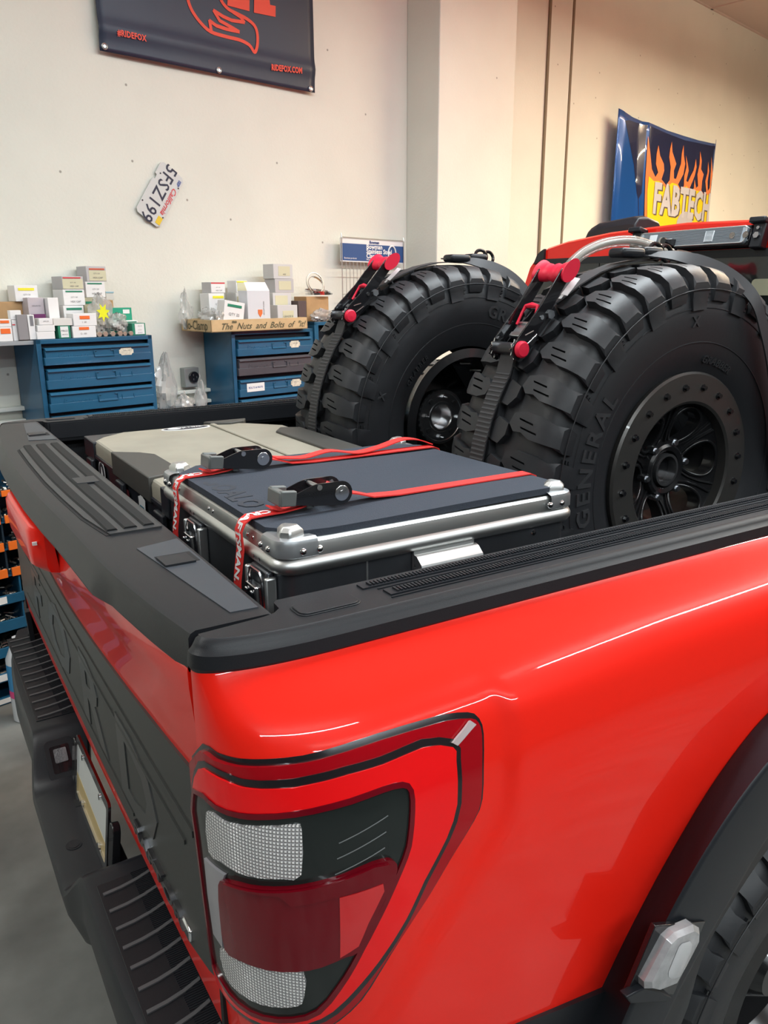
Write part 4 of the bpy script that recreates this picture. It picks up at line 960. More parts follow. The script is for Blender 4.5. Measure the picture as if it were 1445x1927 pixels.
tie_down(FXX, FZZ, 2.03, 139, 'black webbing tie-down strap with red ratchet handle over the far tyre', dict(rings=[(1.60, 1.962, .022), (1.63, 1.958, .018)], pads=(1.47, .0, 1.966),
    side=[(1.47, 2.04, 1.965), (1.56, 1.99, 1.955), (1.63, 1.93, 1.92), (1.68, 1.89, 1.86), (1.72, 1.88, 1.78), (1.76, 1.88, 1.65), (1.82, 1.90, 1.4)]))
# clear breather hose over the nearer tyre
mb = MB(); H = spline([hy(*p, 1.42)+Vector((0, 0, .004)) for p in ((1058, 530), (1075, 500), (1105, 475), (1145, 460), (1190, 457), (1230, 468), (1262, 480))], 6)
mb.tube(H, .013, 14); hs = tag(mb.build('clear_hose', mat('clear_vinyl_hose', (.42, .40, .36), .12, coat=1, spec=.9, alpha=.5), None), 'clear vinyl hose arching over top of the nearer tyre', 'hose')
mb = MB(); mb.tube(H, .0065, 10); mb.build('hose_core', mat('braided_core', (.42, .40, .36), .3), hs)
mb = MB(); p = hy(1285, 484, 1.42); mb.lathe([(-.012, .024), (.004, .026), (.014, .020), (.016, 0)], p, (0, -.3, 1), n=24, cap=True); mb.tube([H[-1], (H[-1]+p)/2+Vector((0, 0, .004)), p], .008, 8); mb.build('hose_fitting', mat('dark_fitting', (.12, .11, .10), .25, .9), hs)

# ------------------------------------------------------------------ aluminium case
AX0, AX1, AY0, AY1 = .412, .978, .945, 1.508
case = thing('aluminium_case', 'riveted aluminium transport case with charcoal foam mat on lid, red straps across', 'case', ((AX0+AX1)/2, (AY0+AY1)/2, .997))
CX, CY = (AX0+AX1)/2, (AY0+AY1)/2; LX, LY = AX1-AX0, AY1-AY0
def rr3(ins, r, z): return [Vector((x, y, z)) for x, y in rrect(LX-2*ins, LY-2*ins, r, 8, CX, CY)]
mb = MB(); mb.rings([rr3(.012, .035, .999), rr3(.008, .035, 1.01), rr3(.008, .035, 1.49)]); abody = mb.build('case_body', ALUD, case)
mb = MB(); mb.rings([rr3(.006, .03, 1.485), rr3(.001, .034, 1.488), rr3(-.002, .036, 1.494), rr3(-.002, .036, 1.500), rr3(.001, .034, 1.506), rr3(.005, .031, 1.509)], cap=False); mb.build('lower_rim_tube', ALU, case, ang=60)
mb = MB(); mb.rings([rr3(.005, .03, 1.508), rr3(.005, .03, 1.512), rr3(.0055, .03, 1.524), rr3(.007, .028, 1.530), rr3(.012, .024, 1.533), rr3(.022, .018, 1.533), rr3(.024, .018, 1.5305)]); lid = mb.build('case_lid', ALU, case, ang=40)
mb = MB(); c = .05; X0, X1, Y0_, Y1_ = AX0+.010, AX1-.012, AY0+.018, AY1-.045
mp = [(X0, Y0_+c), (X0+c*.8, Y0_+.006), (X0+c*1.6, Y0_), (X1-c*.8, Y0_), (X1, Y0_+c*.8), (X1, Y1_-c), (X1-c, Y1_), (X0+c, Y1_), (X0, Y1_-c)]
mb.patch(mp, lambda a, b, o: Vector((a, b, 1.5445+.0015*sin(a*9)*sin(b*8)+o)), depth=.011, step=.03); mt_ = mb.build('foam_mat', FOAM, case, ang=40)
mb = MB(); vs, fs = text_geo('GOALO', .056, bold=.002, space=1.1, ext=.0004)
mb.add([Vector((.452+v.y, 1.225-v.x, 1.5449+(.0006 if v.z > 0 else -.001))) for v in vs], fs); mb.build('embossed_letters', mat('mat_emboss', (.030, .035, .046), .75), mt_)
for sx in (0, 1):
    for sy in (0, 1):
        fx = AX0 if sx == 0 else AX1; fy = AY0 if sy == 0 else AY1; dx = 1 if sx == 0 else -1; dy = 1 if sy == 0 else -1
        def C(a, b, z, dx=dx, dy=dy, fx=fx, fy=fy): return Vector((fx+dx*a, fy+dy*b, z))
        def ell(i, z, L=.062):
            o = []
            n = 8
            o.append(C(i, L, z))
            for k in range(n+1):
                t = pi/2*k/n; r = .03-i*.3; o.append(C(i+r-r*cos(t), i+r-r*sin(t), z))
            o.append(C(L, i, z)); return o
        mb = MB(); R = [ell(.004, 1.510), ell(.001, 1.512), ell(.001, 1.530), ell(.003, 1.536), ell(.010, 1.5385)]
        n = len(R[0]); mb.rings(R, cap=False, loop=False)
        top = R[-1]; inn = [C(.022, .058, 1.5385), C(.03, .03, 1.5385), C(.058, .022, 1.5385)]
        mb.add(top+inn, [tuple(range(n+3))][:1] if 0 else [tuple(list(range(n))+[n+2, n+1, n])])
        cc = mb.build('corner_casting', mat('cast_alloy', (.50, .52, .54), .36, .85, bump=.1, bscale=120), case, ang=30)
        mb = MB(); mb.rings([[C(.030+a*s_, .030+b*s_, z) for a, b in ((-.018, -.006), (-.006, -.018), (.020, -.010), (.022, .004), (.004, .022), (-.010, .020))] for s_, z in ((1, 1.536), (.95, 1.546), (.6, 1.553), (.3, 1.5535))]); mb.build('stacking_lug', ALU, cc, bev=.002)
        for a, b in ((.0, .022), (.0, .048)):
            for sw in (0, 1):
                p = C(a, b+.016, 1.520) if not sw else C(b+.016, a, 1.520); q = Vector((-dx, 0, 0)) if not sw else Vector((0, -dy, 0))
                mb = MB(); mb.lathe([(-.001, .0058), (.0015, .0052), (.0035, .003), (.004, 0)], p+q*-.001, q, n=14); mb.build('rivet', CHR, cc)
# rivets along the short rear side
for y in (1.05, 1.07, 1.22, 1.24, 1.40, 1.42):
    mb = MB(); mb.lathe([(0, .0045), (.0018, .004), (.003, 0)], (AX0+.006, y, 1.519), (-1, 0, 0), n=12); mb.build('rivet', CHR, case)
for y in (1.01, 1.03, 1.30, 1.32):
    mb = MB(); mb.lathe([(0, .004), (.0018, .0035), (.0028, 0)], (AX0+.0, y, 1.497), (-1, 0, 0), n=12); mb.build('rivet', CHR, case)
mb = MB(); mb.lathe([(0, .005), (.002, .004), (.003, 0)], (.885, AY0+.008, 1.474), (0, -1, 0), n=12); mb.build('rivet', CHR, case)
for y in (1.012, 1.300):                                               # toggle latches on the tailgate side
    mb = MB(); mb.b2((AX0-.003, y-.030, 1.36), (AX0+.008, y+.030, 1.485)); la = mb.build('latch', ALUD, case, bev=.003)
    mb = MB(); mb.tube([(AX0-.006, y-.024, 1.42), (AX0-.008, y-.024, 1.47), (AX0-.008, y-.016, 1.482), (AX0-.008, y+.016, 1.482), (AX0-.008, y+.024, 1.47), (AX0-.006, y+.024, 1.42)], .0028, 8); mb.build('latch_bail', CHR, la)
    mb = MB(); mb.b2((AX0-.018, y-.018, 1.40), (AX0-.004, y+.018, 1.462)); mb.cyl((AX0-.018, y-.010, 1.452), (AX0-.022, y-.010, 1.452), .004, n=10); mb.cyl((AX0-.018, y+.010, 1.452), (AX0-.022, y+.010, 1.452), .004, n=10); mb.build('latch_lever', CHR, la, bev=.004)
    for s_ in (-1, 1):
        mb = MB(); mb.b2((AX0-.010, y+s_*.036-.004, 1.33), (AX0+.008, y+s_*.036+.004, 1.48)); mb.build('latch_guard', ALU, la, bev=.003)
# spring handle on the long side
mb = MB(); mb.b2((.636, AY0+.006, 1.455), (.752, AY0+.001, 1.487)); hd = mb.build('handle_plate', ALU, case)
mb = MB(); R = []
for x in (.636, .638, .752, .754): R.append([Vector((x, AY0+dy, z)) for dy, z in ((.0, 1.482), (-.008, 1.480), (-.020, 1.470), (-.022, 1.464), (-.016, 1.458), (-.006, 1.462), (0, 1.468))])
mb.rings(R); mb.build('handle_cover', ALU, hd, ang=30)
mb = MB(); mb.tube([(.640, AY0-.002, 1.462), (.640, AY0-.012, 1.448), (.640, AY0-.014, 1.42), (.75, AY0-.014, 1.42), (.75, AY0-.012, 1.448), (.75, AY0-.002, 1.462)], .005, 8); mb.build('handle_bail', CHR, hd)
for z in (1.05,):
    mb = MB(); mb.rings([rr3(.006, .035, 1.02), rr3(.004, .036, 1.025), rr3(.004, .036, 1.06), rr3(.006, .035, 1.065)], cap=False); mb.build('bottom_band', ALU, case)
mb = MB(); mb.b2((.555, AY0+.0065, 1.02), (.558, AY0+.008, 1.488)); mb.build('sheet_seam', ALU, case)

# ------------------------------------------------------------------ red ratchet straps on the case
TXT = 'CRAFTSMAN.'
def red_strap(y, label, slack):
    rt = thing('ratchet_strap', label, 'ratchet strap', (.60, y, 1.55), 'red ratchet straps over the aluminium case')
    w = (0, .026, 0); zt = 1.5475
    # far run from ratchet over the lid's far edge and down
    mb = MB(); mb.band([(.575, y-.002, 1.566), (.60, y-.001, 1.560), (.63, y, 1.5505), (.68, y, zt), (.80, y, zt), (.965, y, zt), (.976, y, 1.543), (.984, y, 1.53), (.992, y, 1.48), (.99, y, 1.30), (.988, y, 1.02)], w, .0022)
    mb.build('webbing', WEBR, rt)
    if slack:
        mb = MB(); P = [(.60, y+.004, 1.563), (.66, y+.006, 1.556), (.72, y+.010, 1.562), (.78, y+.004, 1.553), (.84, y+.014, 1.556), (.90, y+.020, 1.566), (.94, y+.018, 1.562), (.966, y+.008, 1.552)]
        mb.band(spline(P, 5), w, .002); mb.build('loose_tail', WEBR, rt)
    # near run: from the ratchet down over the mat edge to the front
    mb = MB(); xf = AX0-.012
    run = [(.520, y, 1.556), (.50, y, 1.552), (.47, y, 1.549), (.44, y, 1.5485), (.418, y, 1.5475), (.408, y, 1.541), (.402, y+.001, 1.528), (xf+.004, y+.002, 1.50), (xf-.002, y+.006, 1.45), (xf-.004, y+.008, 1.38), (xf, y+.006, 1.20), (xf+.005, y, 1.02)]
    mb.band(run, w, .0022); nb = mb.build('front_webbing', WEBR, rt)
    mb = MB(); P = [Vector((.512, y, 1.560)), Vector((.49, y, 1.5555)), Vector((.465, y, 1.553)), Vector((.452, y, 1.557))]; mb.band(P, w, .002); lt = mb.build('folded_flap', WEBR, rt)
    mb = MB()
    for k in range(8): mb.band([(.468+.004*k, y-.010+.02*(k % 2), 1.5552), (.472+.004*k, y+.010-.02*(k % 2), 1.5556)], (.0, .0012, 0), .0004)
    mb.build('stitching', WINK, lt)
    # printed letters following the strap: distance along the strap from the lid edge
    R_ = [Vector(p) for p in run]; L = [0]
    for p, q in zip(R_, R_[1:]): L.append(L[-1]+(q-p).length)
    def along(d):
        for i in range(len(L)-1):
            if d <= L[i+1]:
                t = (d-L[i])/(L[i+1]-L[i]); dr = (R_[i+1]-R_[i]).normalized(); n_ = Vector((0, 1, 0)).cross(dr)*-1
                return R_[i]+(R_[i+1]-R_[i])*t, n_
        return R_[-1], Vector((-1, 0, 0))
    mb = MB(); vs, fs = text_geo(TXT, .0245, bold=.0009, align='LEFT', space=1.0)
    o = []
    for v in vs:
        p, n_ = along(.066+v.x); n_ = n_ if n_.dot(Vector((-.7, 0, .7))) > 0 else -n_
        o.append(p+n_*.0022+Vector((0, -v.y, 0)))
    mb.add(o, fs); mb.build('printed_brand', WINK, nb)
    # ratchet
    F = frame((.566, y, 1.568), (-1, 0, .10), (0, 1, 0)); W = .0195
    for s_ in (-1, 1):
        mb = MB(F @ Matrix.Translation((0, s_*W, 0)))
        n = 10; arc = [(-.019*cos(pi*k/n-pi/2+pi/2-0)*1, 0) for k in range(1)]
        pl = [(.019*cos(a), .019*sin(a)) for a in [pi/2+pi*k/10 for k in range(11)]]+[(.045, -.015), (.058, -.010), (.075, -.002), (.10, .004), (.10, .016), (.03, .019)]
        mb.ext(pl, -.001, .001, lambda a_, b_, c_: (a_, c_, b_)); arm = mb.build('ratchet_plate', GBLK, rt)
        mb = MB(F); mb.cyl((0, s_*(W+.0005), 0), (0, s_*(W+.003), 0), .0125, n=24); sp_ = mb.build('spool_end', CHR, arm, bev=.0006)
        mb = MB(F); g = [((.0145 if k % 2 else .012)*cos(2*pi*k/18), (.0145 if k % 2 else .012)*sin(2*pi*k/18)) for k in range(18)]
        mb.ext(g, s_*(W-.001)-.0008, s_*(W-.001)+.0008, lambda a_, b_, c_: (a_, c_, b_)); mb.build('gear_teeth', CHR, arm)
        mb = MB(F); mb.cyl((0, s_*(W+.003), 0), (0, s_*(W+.0042), 0), .005, n=8); mb.build('spool_pin', CHR, sp_)
        mb = MB(F); mb.cyl((.040, s_*(W-.001), -.010), (.040, s_*(W+.003), -.010), .0045, n=14); mb.build('pivot_bolt', CHR, arm)
    mb = MB(F); mb.cyl((0, -W, 0), (0, W, 0), .0085, n=14); mb.build('spool', WEBR, rt)
    mb = MB(F); mb.cyl((.040, -W, -.010), (.040, W, -.010), .004, n=10); mb.b2((.030, -W+.003, .006), (.046, W-.003, .010)); mb.build('cross_pin', ZINC, rt)
    HG = mat('grey_ratchet_handle', (.16, .17, .165), .42, .3)
    mb = MB(F); mb.b2((.078, -W-.004, -.006), (.104, -W+.006, .018)); mb.b2((.092, -W-.002, -.004), (.106, W+.004, .018)); mb.b2((.078, W-.006, -.006), (.104, W+.004, .018)); mb.build('ratchet_handle', HG, rt, bev=.002)
    mb = MB(F); mb.box((.050, 0, .019), (.012, .030, .012)); mb.build('pawl_grip', HG, rt, bev=.003)
    return rt
red_strap(1.065, 'red webbing ratchet strap across the case lid, the one nearer the camera', False)
red_strap(1.372, 'red webbing ratchet strap across the case lid with a loose tail, set farther back', True)

# ------------------------------------------------------------------ sand-coloured box
BX0, BX1, BY0, BY1, BZ = .437, 1.000, 1.545, 2.345, 1.478
sbx = thing('storage_box', 'rugged storage box with sand-coloured lid and black corners beside the far rail', 'storage box', ((BX0+BX1)/2, (BY0+BY1)/2, .997))
BKP = mat('box_black_plastic', (.022, .024, .030), .35, bump=.1, bscale=400)
BGR = mat('box_grey_corner', (.060, .058, .052), .55, bump=.2, bscale=500)
mb = MB(); mb.rings([[Vector((x, y, z)) for x, y in rrect(BX1-BX0-2*i, BY1-BY0-2*i, .02, 4, (BX0+BX1)/2, (BY0+BY1)/2)] for i, z in ((.02, .998), (.012, 1.02), (.006, 1.425), (.0, 1.43), (0, 1.438), (.004, 1.44))]); bb = mb.build('box_body', BKP, sbx, ang=30)
mb = MB(); ch = [(BX0+.08, BY0+.002), (BX1-.08, BY0+.002), (BX1-.004, BY0+.05), (BX1-.004, BY1-.14), (BX1-.08, BY1-.05), (BX1-.14, BY1-.004), (BX0+.10, BY1-.004), (BX0+.03, BY1-.06), (BX0+.004, BY1-.10), (BX0+.004, BY0+.05)]
cxx, cyy = (BX0+BX1)/2, (BY0+BY1)/2
mb.rings([[Vector((cxx+(x-cxx)*s_, cyy+(y-cyy)*s_, z)) for x, y in ch] for s_, z in ((1.0, 1.438), (1.0, 1.465), (.985, 1.474), (.97, BZ-.001))]); bl = mb.build('box_lid', SAND, sbx, ang=25, bev=.002)
mb = MB(); mb.b2((.80, BY0+.02, BZ-.001), (.815, BY1-.03, BZ+.004)); mb.build('lid_ridge', SAND, bl, bev=.003)
def slab(name, pts, z0, z1, m, par_, bev=.003):
    mb = MB(); mb.ext(pts, z0, z1); return mb.build(name, m, par_, bev=bev)
slab('front_corner', [(BX0-.002, 1.68), (BX0-.002, 2.02), (BX0+.06, 1.97), (BX0+.085, 1.93), (BX0+.085, 1.76), (BX0+.05, 1.70)], 1.425, BZ+.006, BGR, sbx)
slab('near_corner', [(BX0-.001, BY0), (BX0-.001, 1.60), (BX0+.03, 1.60), (BX0+.05, 1.575), (BX0+.05, BY0)], 1.42, BZ+.002, BKP, sbx)
slab('far_corner', [(BX1+.003, 1.62), (BX1+.003, 2.10), (BX1-.05, 2.13), (BX1-.085, 2.08), (BX1-.085, 1.66)], 1.43, BZ+.006, BGR, sbx)
slab('far_edge_corner', [(.79, BY1+.003), (.93, BY1+.003), (.91, BY1-.035), (.86, BY1-.05), (.81, BY1-.03)], 1.43, BZ+.006, BGR, sbx)
slab('left_corner', [(BX0-.002, BY1+.002), (BX0-.002, BY1-.12), (BX0+.02, BY1-.12), (BX0+.09, BY1-.03), (BX0+.12, BY1+.002)], 1.42, BZ-.004, BKP, sbx)
mb = MB()
for z in (1.30, 1.15): mb.b2((BX0-.004, BY0+.02, z), (BX0+.01, BY1-.02, z+.02))
mb.build('body_rib', BKP, bb, bev=.003)
for y, z in ((1.60, 1.36), (2.26, 1.36), (1.93, 1.36)):
    mb = MB(); mb.b2((BX0-.012, y-.03, 1.34), (BX0+.002, y+.03, 1.425)); mb.build('box_latch', BKP, sbx, bev=.004)
q = hz(350, 805.5, BZ); mb = MB(); mb.ext([(q.x+.074*cos(t), q.y+.030*sin(t)) for t in [2*pi*k/32 for k in range(32)]], BZ-.001, BZ+.0006); st = mb.build('oval_sticker', WINK, bl)
mb = MB(); mb.ext([(q.x+.068*cos(t), q.y+.025*sin(t)) for t in [2*pi*k/32 for k in range(32)]], BZ, BZ+.001); mb.build('sticker_field', INK, st)
mb = MB(); vs, fs = text_geo('BAJA 6 TRAIL', .018, bold=.0008); mb.add([Vector((q.x+.012+v.x*.72, q.y+.003+v.y*.9, BZ+.0014)) for v in vs], fs); mb.ext([(q.x-.035+.020*cos(t), q.y+.002+.014*sin(t)) for t in [2*pi*k/16 for k in range(16)]], BZ+.0008, BZ+.0013); mb.build('sticker_print', WINK, st)
def sticker(y, z, ry, rz_, kind):
    x = BX0+.0015
    E = lambda k_, a_: [(y+ry*k_*cos(t), z+rz_*k_*sin(t)) for t in [2*pi*i/24 for i in range(24)]]
    f = lambda a_, b_, c_: (x-c_, a_, b_)
    mb = MB()
    if kind == 'shield': mb.ext([(y+ry*a_, z+rz_*b_) for a_, b_ in ((-1, .7), (-.5, .8), (0, 1), (.5, .8), (1, .7), (.9, 0), (.5, -.7), (0, -1), (-.5, -.7), (-.9, 0))], 0, .0008, f)
    else: mb.ext(E(1, 0), 0, .0008, f)
    o = mb.build('side_sticker', WINK, bb)
    if kind == 'round':
        mb = MB(); mb.ext(E(.84, 0), 0, .0014, f); mb.build('sticker_disc', INK, o); mb = MB(); mb.ext([(y-ry*.5, z-rz_*.4), (y+ry*.3, z-rz_*.4), (y, z+rz_*.5)], 0, .002, f); mb.build('sticker_print', WINK, o)
    elif kind == 'shield':
        mb = MB(); mb.b2((x-.0014, y-ry*.6, z-rz_*.1), (x, y+ry*.6, z+rz_*.2)); mb.b2((x-.0014, y-ry*.5, z-rz_*.5), (x, y+ry*.5, z-rz_*.25)); mb.build('sticker_print', mat('teal_print', (.05, .2, .28), .5), o)
    else:
        mb = MB(); mb.ext(E(.88, 0), 0, .0014, f); mb.build('sticker_disc', mat('navy_print', (.02, .03, .22), .4), o)
        mb = MB(); mb.ext([(y+ry*.8*cos(t), z+rz_*.8*sin(t)) for t in [pi*i/12 for i in range(13)]], 0, .002, f); mb.build('sticker_print', REDP, o)
sticker(2.16, 1.402, .035, .032, 'round'); sticker(1.765, 1.392, .028, .036, 'shield'); sticker(1.625, 1.388, .044, .034, 'flag')
mb = MB(); mb.b2((BX0+.0008, 1.88, 1.37), (BX0+.006-.0045, 1.98, 1.41)); mb.build('faded_red_decal', mat('dark_red_decal', (.10, .01, .015), .5), bb)
# ------------------------------------------------------------------ things along the left wall (wall frame: u along, d towards the wall, z up)
CF = 3.64                                                              # cabinet front distance
def wp(px, py, D=CF): v = hw(px, py, D); return v.x, v.z
def wthing(name, label, cat, u, d, z, group=None): return thing(name, label, cat, WR @ Vector((u, d, z)), group)
def outlet():
    pass
def cabinet(x0, x1, ytop, drawers, label, bottom=1.22, lab=(), grey=(), paper=()):
    u0, zt = wp(x0, ytop); u1, _ = wp(x1, ytop-5); zt = 1.668
    c = wthing('drawer_cabinet', label, 'cabinet', (u0+u1)/2, 3.78, bottom, 'blue steel slide-drawer cabinets')
    mb = MB(WR); t = .012
    mb.b2((u0, CF, bottom), (u0+t, 3.92, zt)); mb.b2((u1-t, CF, bottom), (u1, 3.92, zt)); mb.b2((u0, CF, zt-t), (u1, 3.92, zt)); mb.b2((u0, CF, bottom), (u1, 3.92, bottom+t)); mb.b2((u0, 3.905, bottom), (u1, 3.92, zt))
    mb.b2((u0, CF-.002, bottom), (u0+.022, CF+.01, zt)); mb.b2((u1-.022, CF-.002, bottom), (u1, CF+.01, zt)); mb.b2((u0, CF-.002, zt-.02), (u1, CF+.01, zt))
    mb.build('cabinet_shell', BLUE, c, bev=.002)
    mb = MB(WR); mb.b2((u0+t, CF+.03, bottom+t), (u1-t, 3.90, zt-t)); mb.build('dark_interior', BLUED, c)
    w = u1-u0
    for i, (ya, yb) in enumerate(drawers):
        um = (x0+x1)/2; za = hw(um, ya, CF-.02).z; zb = hw(um, yb, CF-.02).z
        a, b = u0+.030, u1-.026; M = BLUE if i not in grey else mat('grey_enamel', (.075, .075, .09), .4, var=.2)
        mb = MB(WR); mb.b2((a, CF-.016, zb), (b, CF+.03, za-.010)); mb.b2((a-.006, CF-.018, zb), (b+.006, CF+.01, zb+(za-zb)*.45))
        mb.rings([[Vector((u_, d_, z_)) for d_, z_ in ((CF-.016, za-.012), (CF-.026, za-.012), (CF-.014, za), (CF+.03, za))] for u_ in (a, b)])
        dr = mb.build('drawer', M, c, bev=.0015)
        h = za-zb; zc = zb+h*.52; uc = (a+b)/2+.02
        mb = MB(WR)
        mb.tube([(uc-.035, CF-.018, zc+h*.18), (uc-.048, CF-.019, zc+h*.18), (uc-.048, CF-.020, zc-h*.14), (uc+.048, CF-.020, zc-h*.14), (uc+.048, CF-.019, zc+h*.18), (uc+.035, CF-.018, zc+h*.18)], .0028, 6); mb.build('drawer_handle', M, dr)
        if i in lab:
            mb = MB(WR); q = [(x*.036, z*h*.22) for x, z in ((-1, -.5), (-.8, -.6), (-.7, -1), (.7, -1), (.8, -.6), (1, -.5), (1, .5), (.8, .6), (.7, 1), (-.7, 1), (-.8, .6), (-1, .5))]
            uu = b-.27*w+.03; mb.ext([(uu+x, zc+.004+z) for x, z in q], CF-.019, CF-.0165, lambda x, y, z: (x, z, y)); lb = mb.build('label_plate', LBL, dr)
            mb = MB(WR); text_on(mb, '7-8 x 14', .010, lambda v: Vector((uu+v.x, CF-.0195, zc+.008+v.y))); mb.build('label_writing', INK, lb)
        else:
            uu = b-.27*w+.02; mb = MB(WR); mb.tube([(uu-.03, CF-.017, zc+.008), (uu-.03, CF-.018, zc-.012), (uu+.03, CF-.018, zc-.012), (uu+.03, CF-.017, zc+.008)], .002, 6); mb.build('label_holder', M, dr)
        if i in paper:
            mb = MB(WR); mb.b2((a+.04, CF-.0195, zb+h*.28), (a+.155, CF-.0165, za-h*.22)); pp = mb.build('paper_label', WHITE, dr)
            mb = MB(WR); text_on(mb, 'BOLTS & NUTS', .014, lambda v: Vector((a+.097+v.x, CF-.0200, zc+v.y)), bold=.0002); mb.build('paper_writing', mat('blue_ink', (.05, .08, .3), .6), pp)
        elif w > .5:
            mb = MB(WR); vs, fs = text_geo('Bowman', .040, bold=.0012, shear=.25, ext=.001); mb.add([Vector((a+.125+v.x, CF-.0165-(.0012 if v.z > 0 else -.001), zc+v.y-.004)) for v in vs], fs); mb.build('embossed_name', M, dr)
    return u0, u1, zt
C1 = cabinet(66, 285, 635, [(651, 683), (690, 727), (733, 770), (777, 812)], 'wide blue drawer cabinet at left, piled with small white boxes and bolts', lab=(0,))
C2 = cabinet(435, 588, 628, [(637, 667), (672, 703), (711, 742), (747, 778)], 'blue drawer cabinet with one grey drawer, under the printed cardboard tray', lab=(0, 2), grey=(1,), paper=(2,))
u3, _ = wp(598, 620); U3B = u3+.55
c3 = wthing('drawer_cabinet', 'blue open-fronted cabinet partly hidden behind the far spare tyre', 'cabinet', u3+.27, 3.8, 1.22, 'blue steel slide-drawer cabinets')
Z3 = 1.70
mb = MB(WR)
for a, b in (((u3, CF+.03, 1.22), (u3+.03, 3.92, Z3)), ((U3B-.03, CF+.03, 1.22), (U3B, 3.92, Z3)), ((u3, CF+.03, Z3-.02), (U3B, 3.92, Z3)), ((u3, CF+.03, 1.22), (U3B, 3.92, 1.24)), ((u3, 3.90, 1.22), (U3B, 3.92, Z3)), ((u3, CF+.04, 1.45), (U3B, 3.92, 1.46))): mb.b2(a, b)
mb.build('cabinet_shell', BLUE, c3, bev=.002)
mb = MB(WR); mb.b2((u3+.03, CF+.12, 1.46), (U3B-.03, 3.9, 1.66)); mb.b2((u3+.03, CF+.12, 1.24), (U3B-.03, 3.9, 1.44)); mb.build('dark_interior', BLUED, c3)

# bins below
RK = wthing('bin_rack', 'tall blue steel bin rack holding loose hardware behind the tailgate, orange-lipped upper bins', 'bin rack', 1.3, 3.75, 0)
RU0, RU1 = .62, 3.45
rows = []
for px, yt, yb, kind in ((8, 923, 934, 1), (10, 970, 985, 1), (14, 1020, 1036, 1), (20, 1069, 1085, 1), (20, 1118, 1135, 0), (30, 1163, 1183, 0), (12, 1218, 1236, 0), (10, 1266, 1282, 0), (10, 1312, 1328, 0)):
    rows.append((hw(px, yt, CF).z, hw(px, yb, CF).z, kind))
mb = MB(WR); mb.b2((RU0, 3.90, 0), (RU1, 3.92, 1.20)); mb.b2((RU0, CF, 1.20), (RU1, 3.92, 1.219))
for u_ in (RU0, 1.93, RU1-.012): mb.b2((u_, CF, 0), (u_+.012, 3.92, 1.2))
mb.build('rack_frame', BLUE, RK, bev=.001)
for zt, zb, k in rows:
    zb = max(zb, .003)
    mb = MB(WR); mb.b2((RU0, CF+.006, zb), (RU1, 3.91, zb+.008)); mb.build('bin_shelf', BLUE, RK)
    if k:
        u_ = .66
        while u_ < 1.9:
            mb = MB(WR); mb.b2((u_, CF-.006, zb), (u_+.205, CF+.004, zt)); o = mb.build('orange_bin_lip', mat('orange_enamel', (.85, .17, .02), .45), RK, bev=.001)
            mb = MB(WR); text_on(mb, 'WASHERS 3/8', .012, lambda v: Vector((u_+.10+v.x, CF-.0066, (zb+zt)/2+v.y))); mb.build('lip_print', mat('orange_ink', (.35, .07, .01), .6), o)
            mb = MB(WR); mb.b2((u_+.208, CF+.01, zb), (u_+.216, 3.9, min(1.198, zb+.16))); mb.build('bin_divider', BLUED, RK); u_ += .225
    else:
        mb = MB(WR); mb.b2((RU0, CF-.006, zb), (RU1, CF+.004, zt)); o = mb.build('bin_lip', BLUE, RK, bev=.001)
        u_ = .80+.03*(rows.index((zt, max(zb, zb), k)) if (zt, zb, k) in rows else 0)
        for kk in range(6):
            mb = MB(WR); mb.b2((.90+.235*kk, CF+.002, zb), (.908+.235*kk, 3.9, min(1.198, zb+.135))); mb.build('bin_divider', BLUE, RK)
        for kk in range(6):
            if (kk+int(zt*100)) % 2: mb = MB(WR); mb.b2((.97+.235*kk, CF-.008, zb+.006), (1.07+.235*kk, CF-.005, zt-.004)); mb.build('lip_label', WHITE, o)
HW_ = mat('loose_hardware_metal', (.28, .26, .23), .35, .8)
mb = MB(WR); rnd = random.Random(3)
for zt, zb, k in rows[:-1]:
    zb = max(zb, .003)
    for _ in range(150):
        u_ = rnd.uniform(.95, 1.55); d_ = CF+.02+rnd.random()**1.5*.16; z_ = zb+.014+rnd.random()*(.035 if k else .05)*(1-abs(((u_-.66) % .225)/.225-.5))
        a = rnd.uniform(0, pi); l = rnd.uniform(.008, .02) if k else rnd.uniform(.015, .05); e = rnd.uniform(-.4, .4); r_ = rnd.uniform(.003, .007)
        dv = Vector((cos(a)*l, sin(a)*l, e*l))/2; c_ = Vector((u_, d_, z_)); mb.cyl(c_-dv, c_+dv, r_, n=6)
o = tag(mb.build('loose_hardware', HW_), 'loose nuts, bolts and washers heaped in the rack bins', 'hardware', kind='stuff')
# spray bottle on the floor behind the bumper
v = hw(43, 1290, 3.45); b_ = WR @ Vector((v.x, 3.45, 0))
bt = thing('plastic_bottle', 'clear plastic bottle with blue and pink label on the floor behind bumper', 'bottle', b_)
mb = MB(); mb.lathe([(0, .052), (.005, .056), (.30, .056), (.36, .03), (.375, .018), (.40, .018), (.402, 0)], b_, (0, 0, 1), n=24, cap=True); mb.build('bottle_body', mat('frosted_bottle', (.62, .64, .66), .25), bt)
mb = MB(); mb.lathe([(.12, .0568), (.28, .0568)], b_, (0, 0, 1), n=24); mb.build('blue_label', mat('label_blue', (.06, .28, .55), .4), bt)
mb = MB(); mb.lathe([(.12, .0572), (.155, .0572)], b_, (0, 0, 1), n=24); mb.build('pink_band', mat('label_pink', (.75, .08, .25), .4), bt)

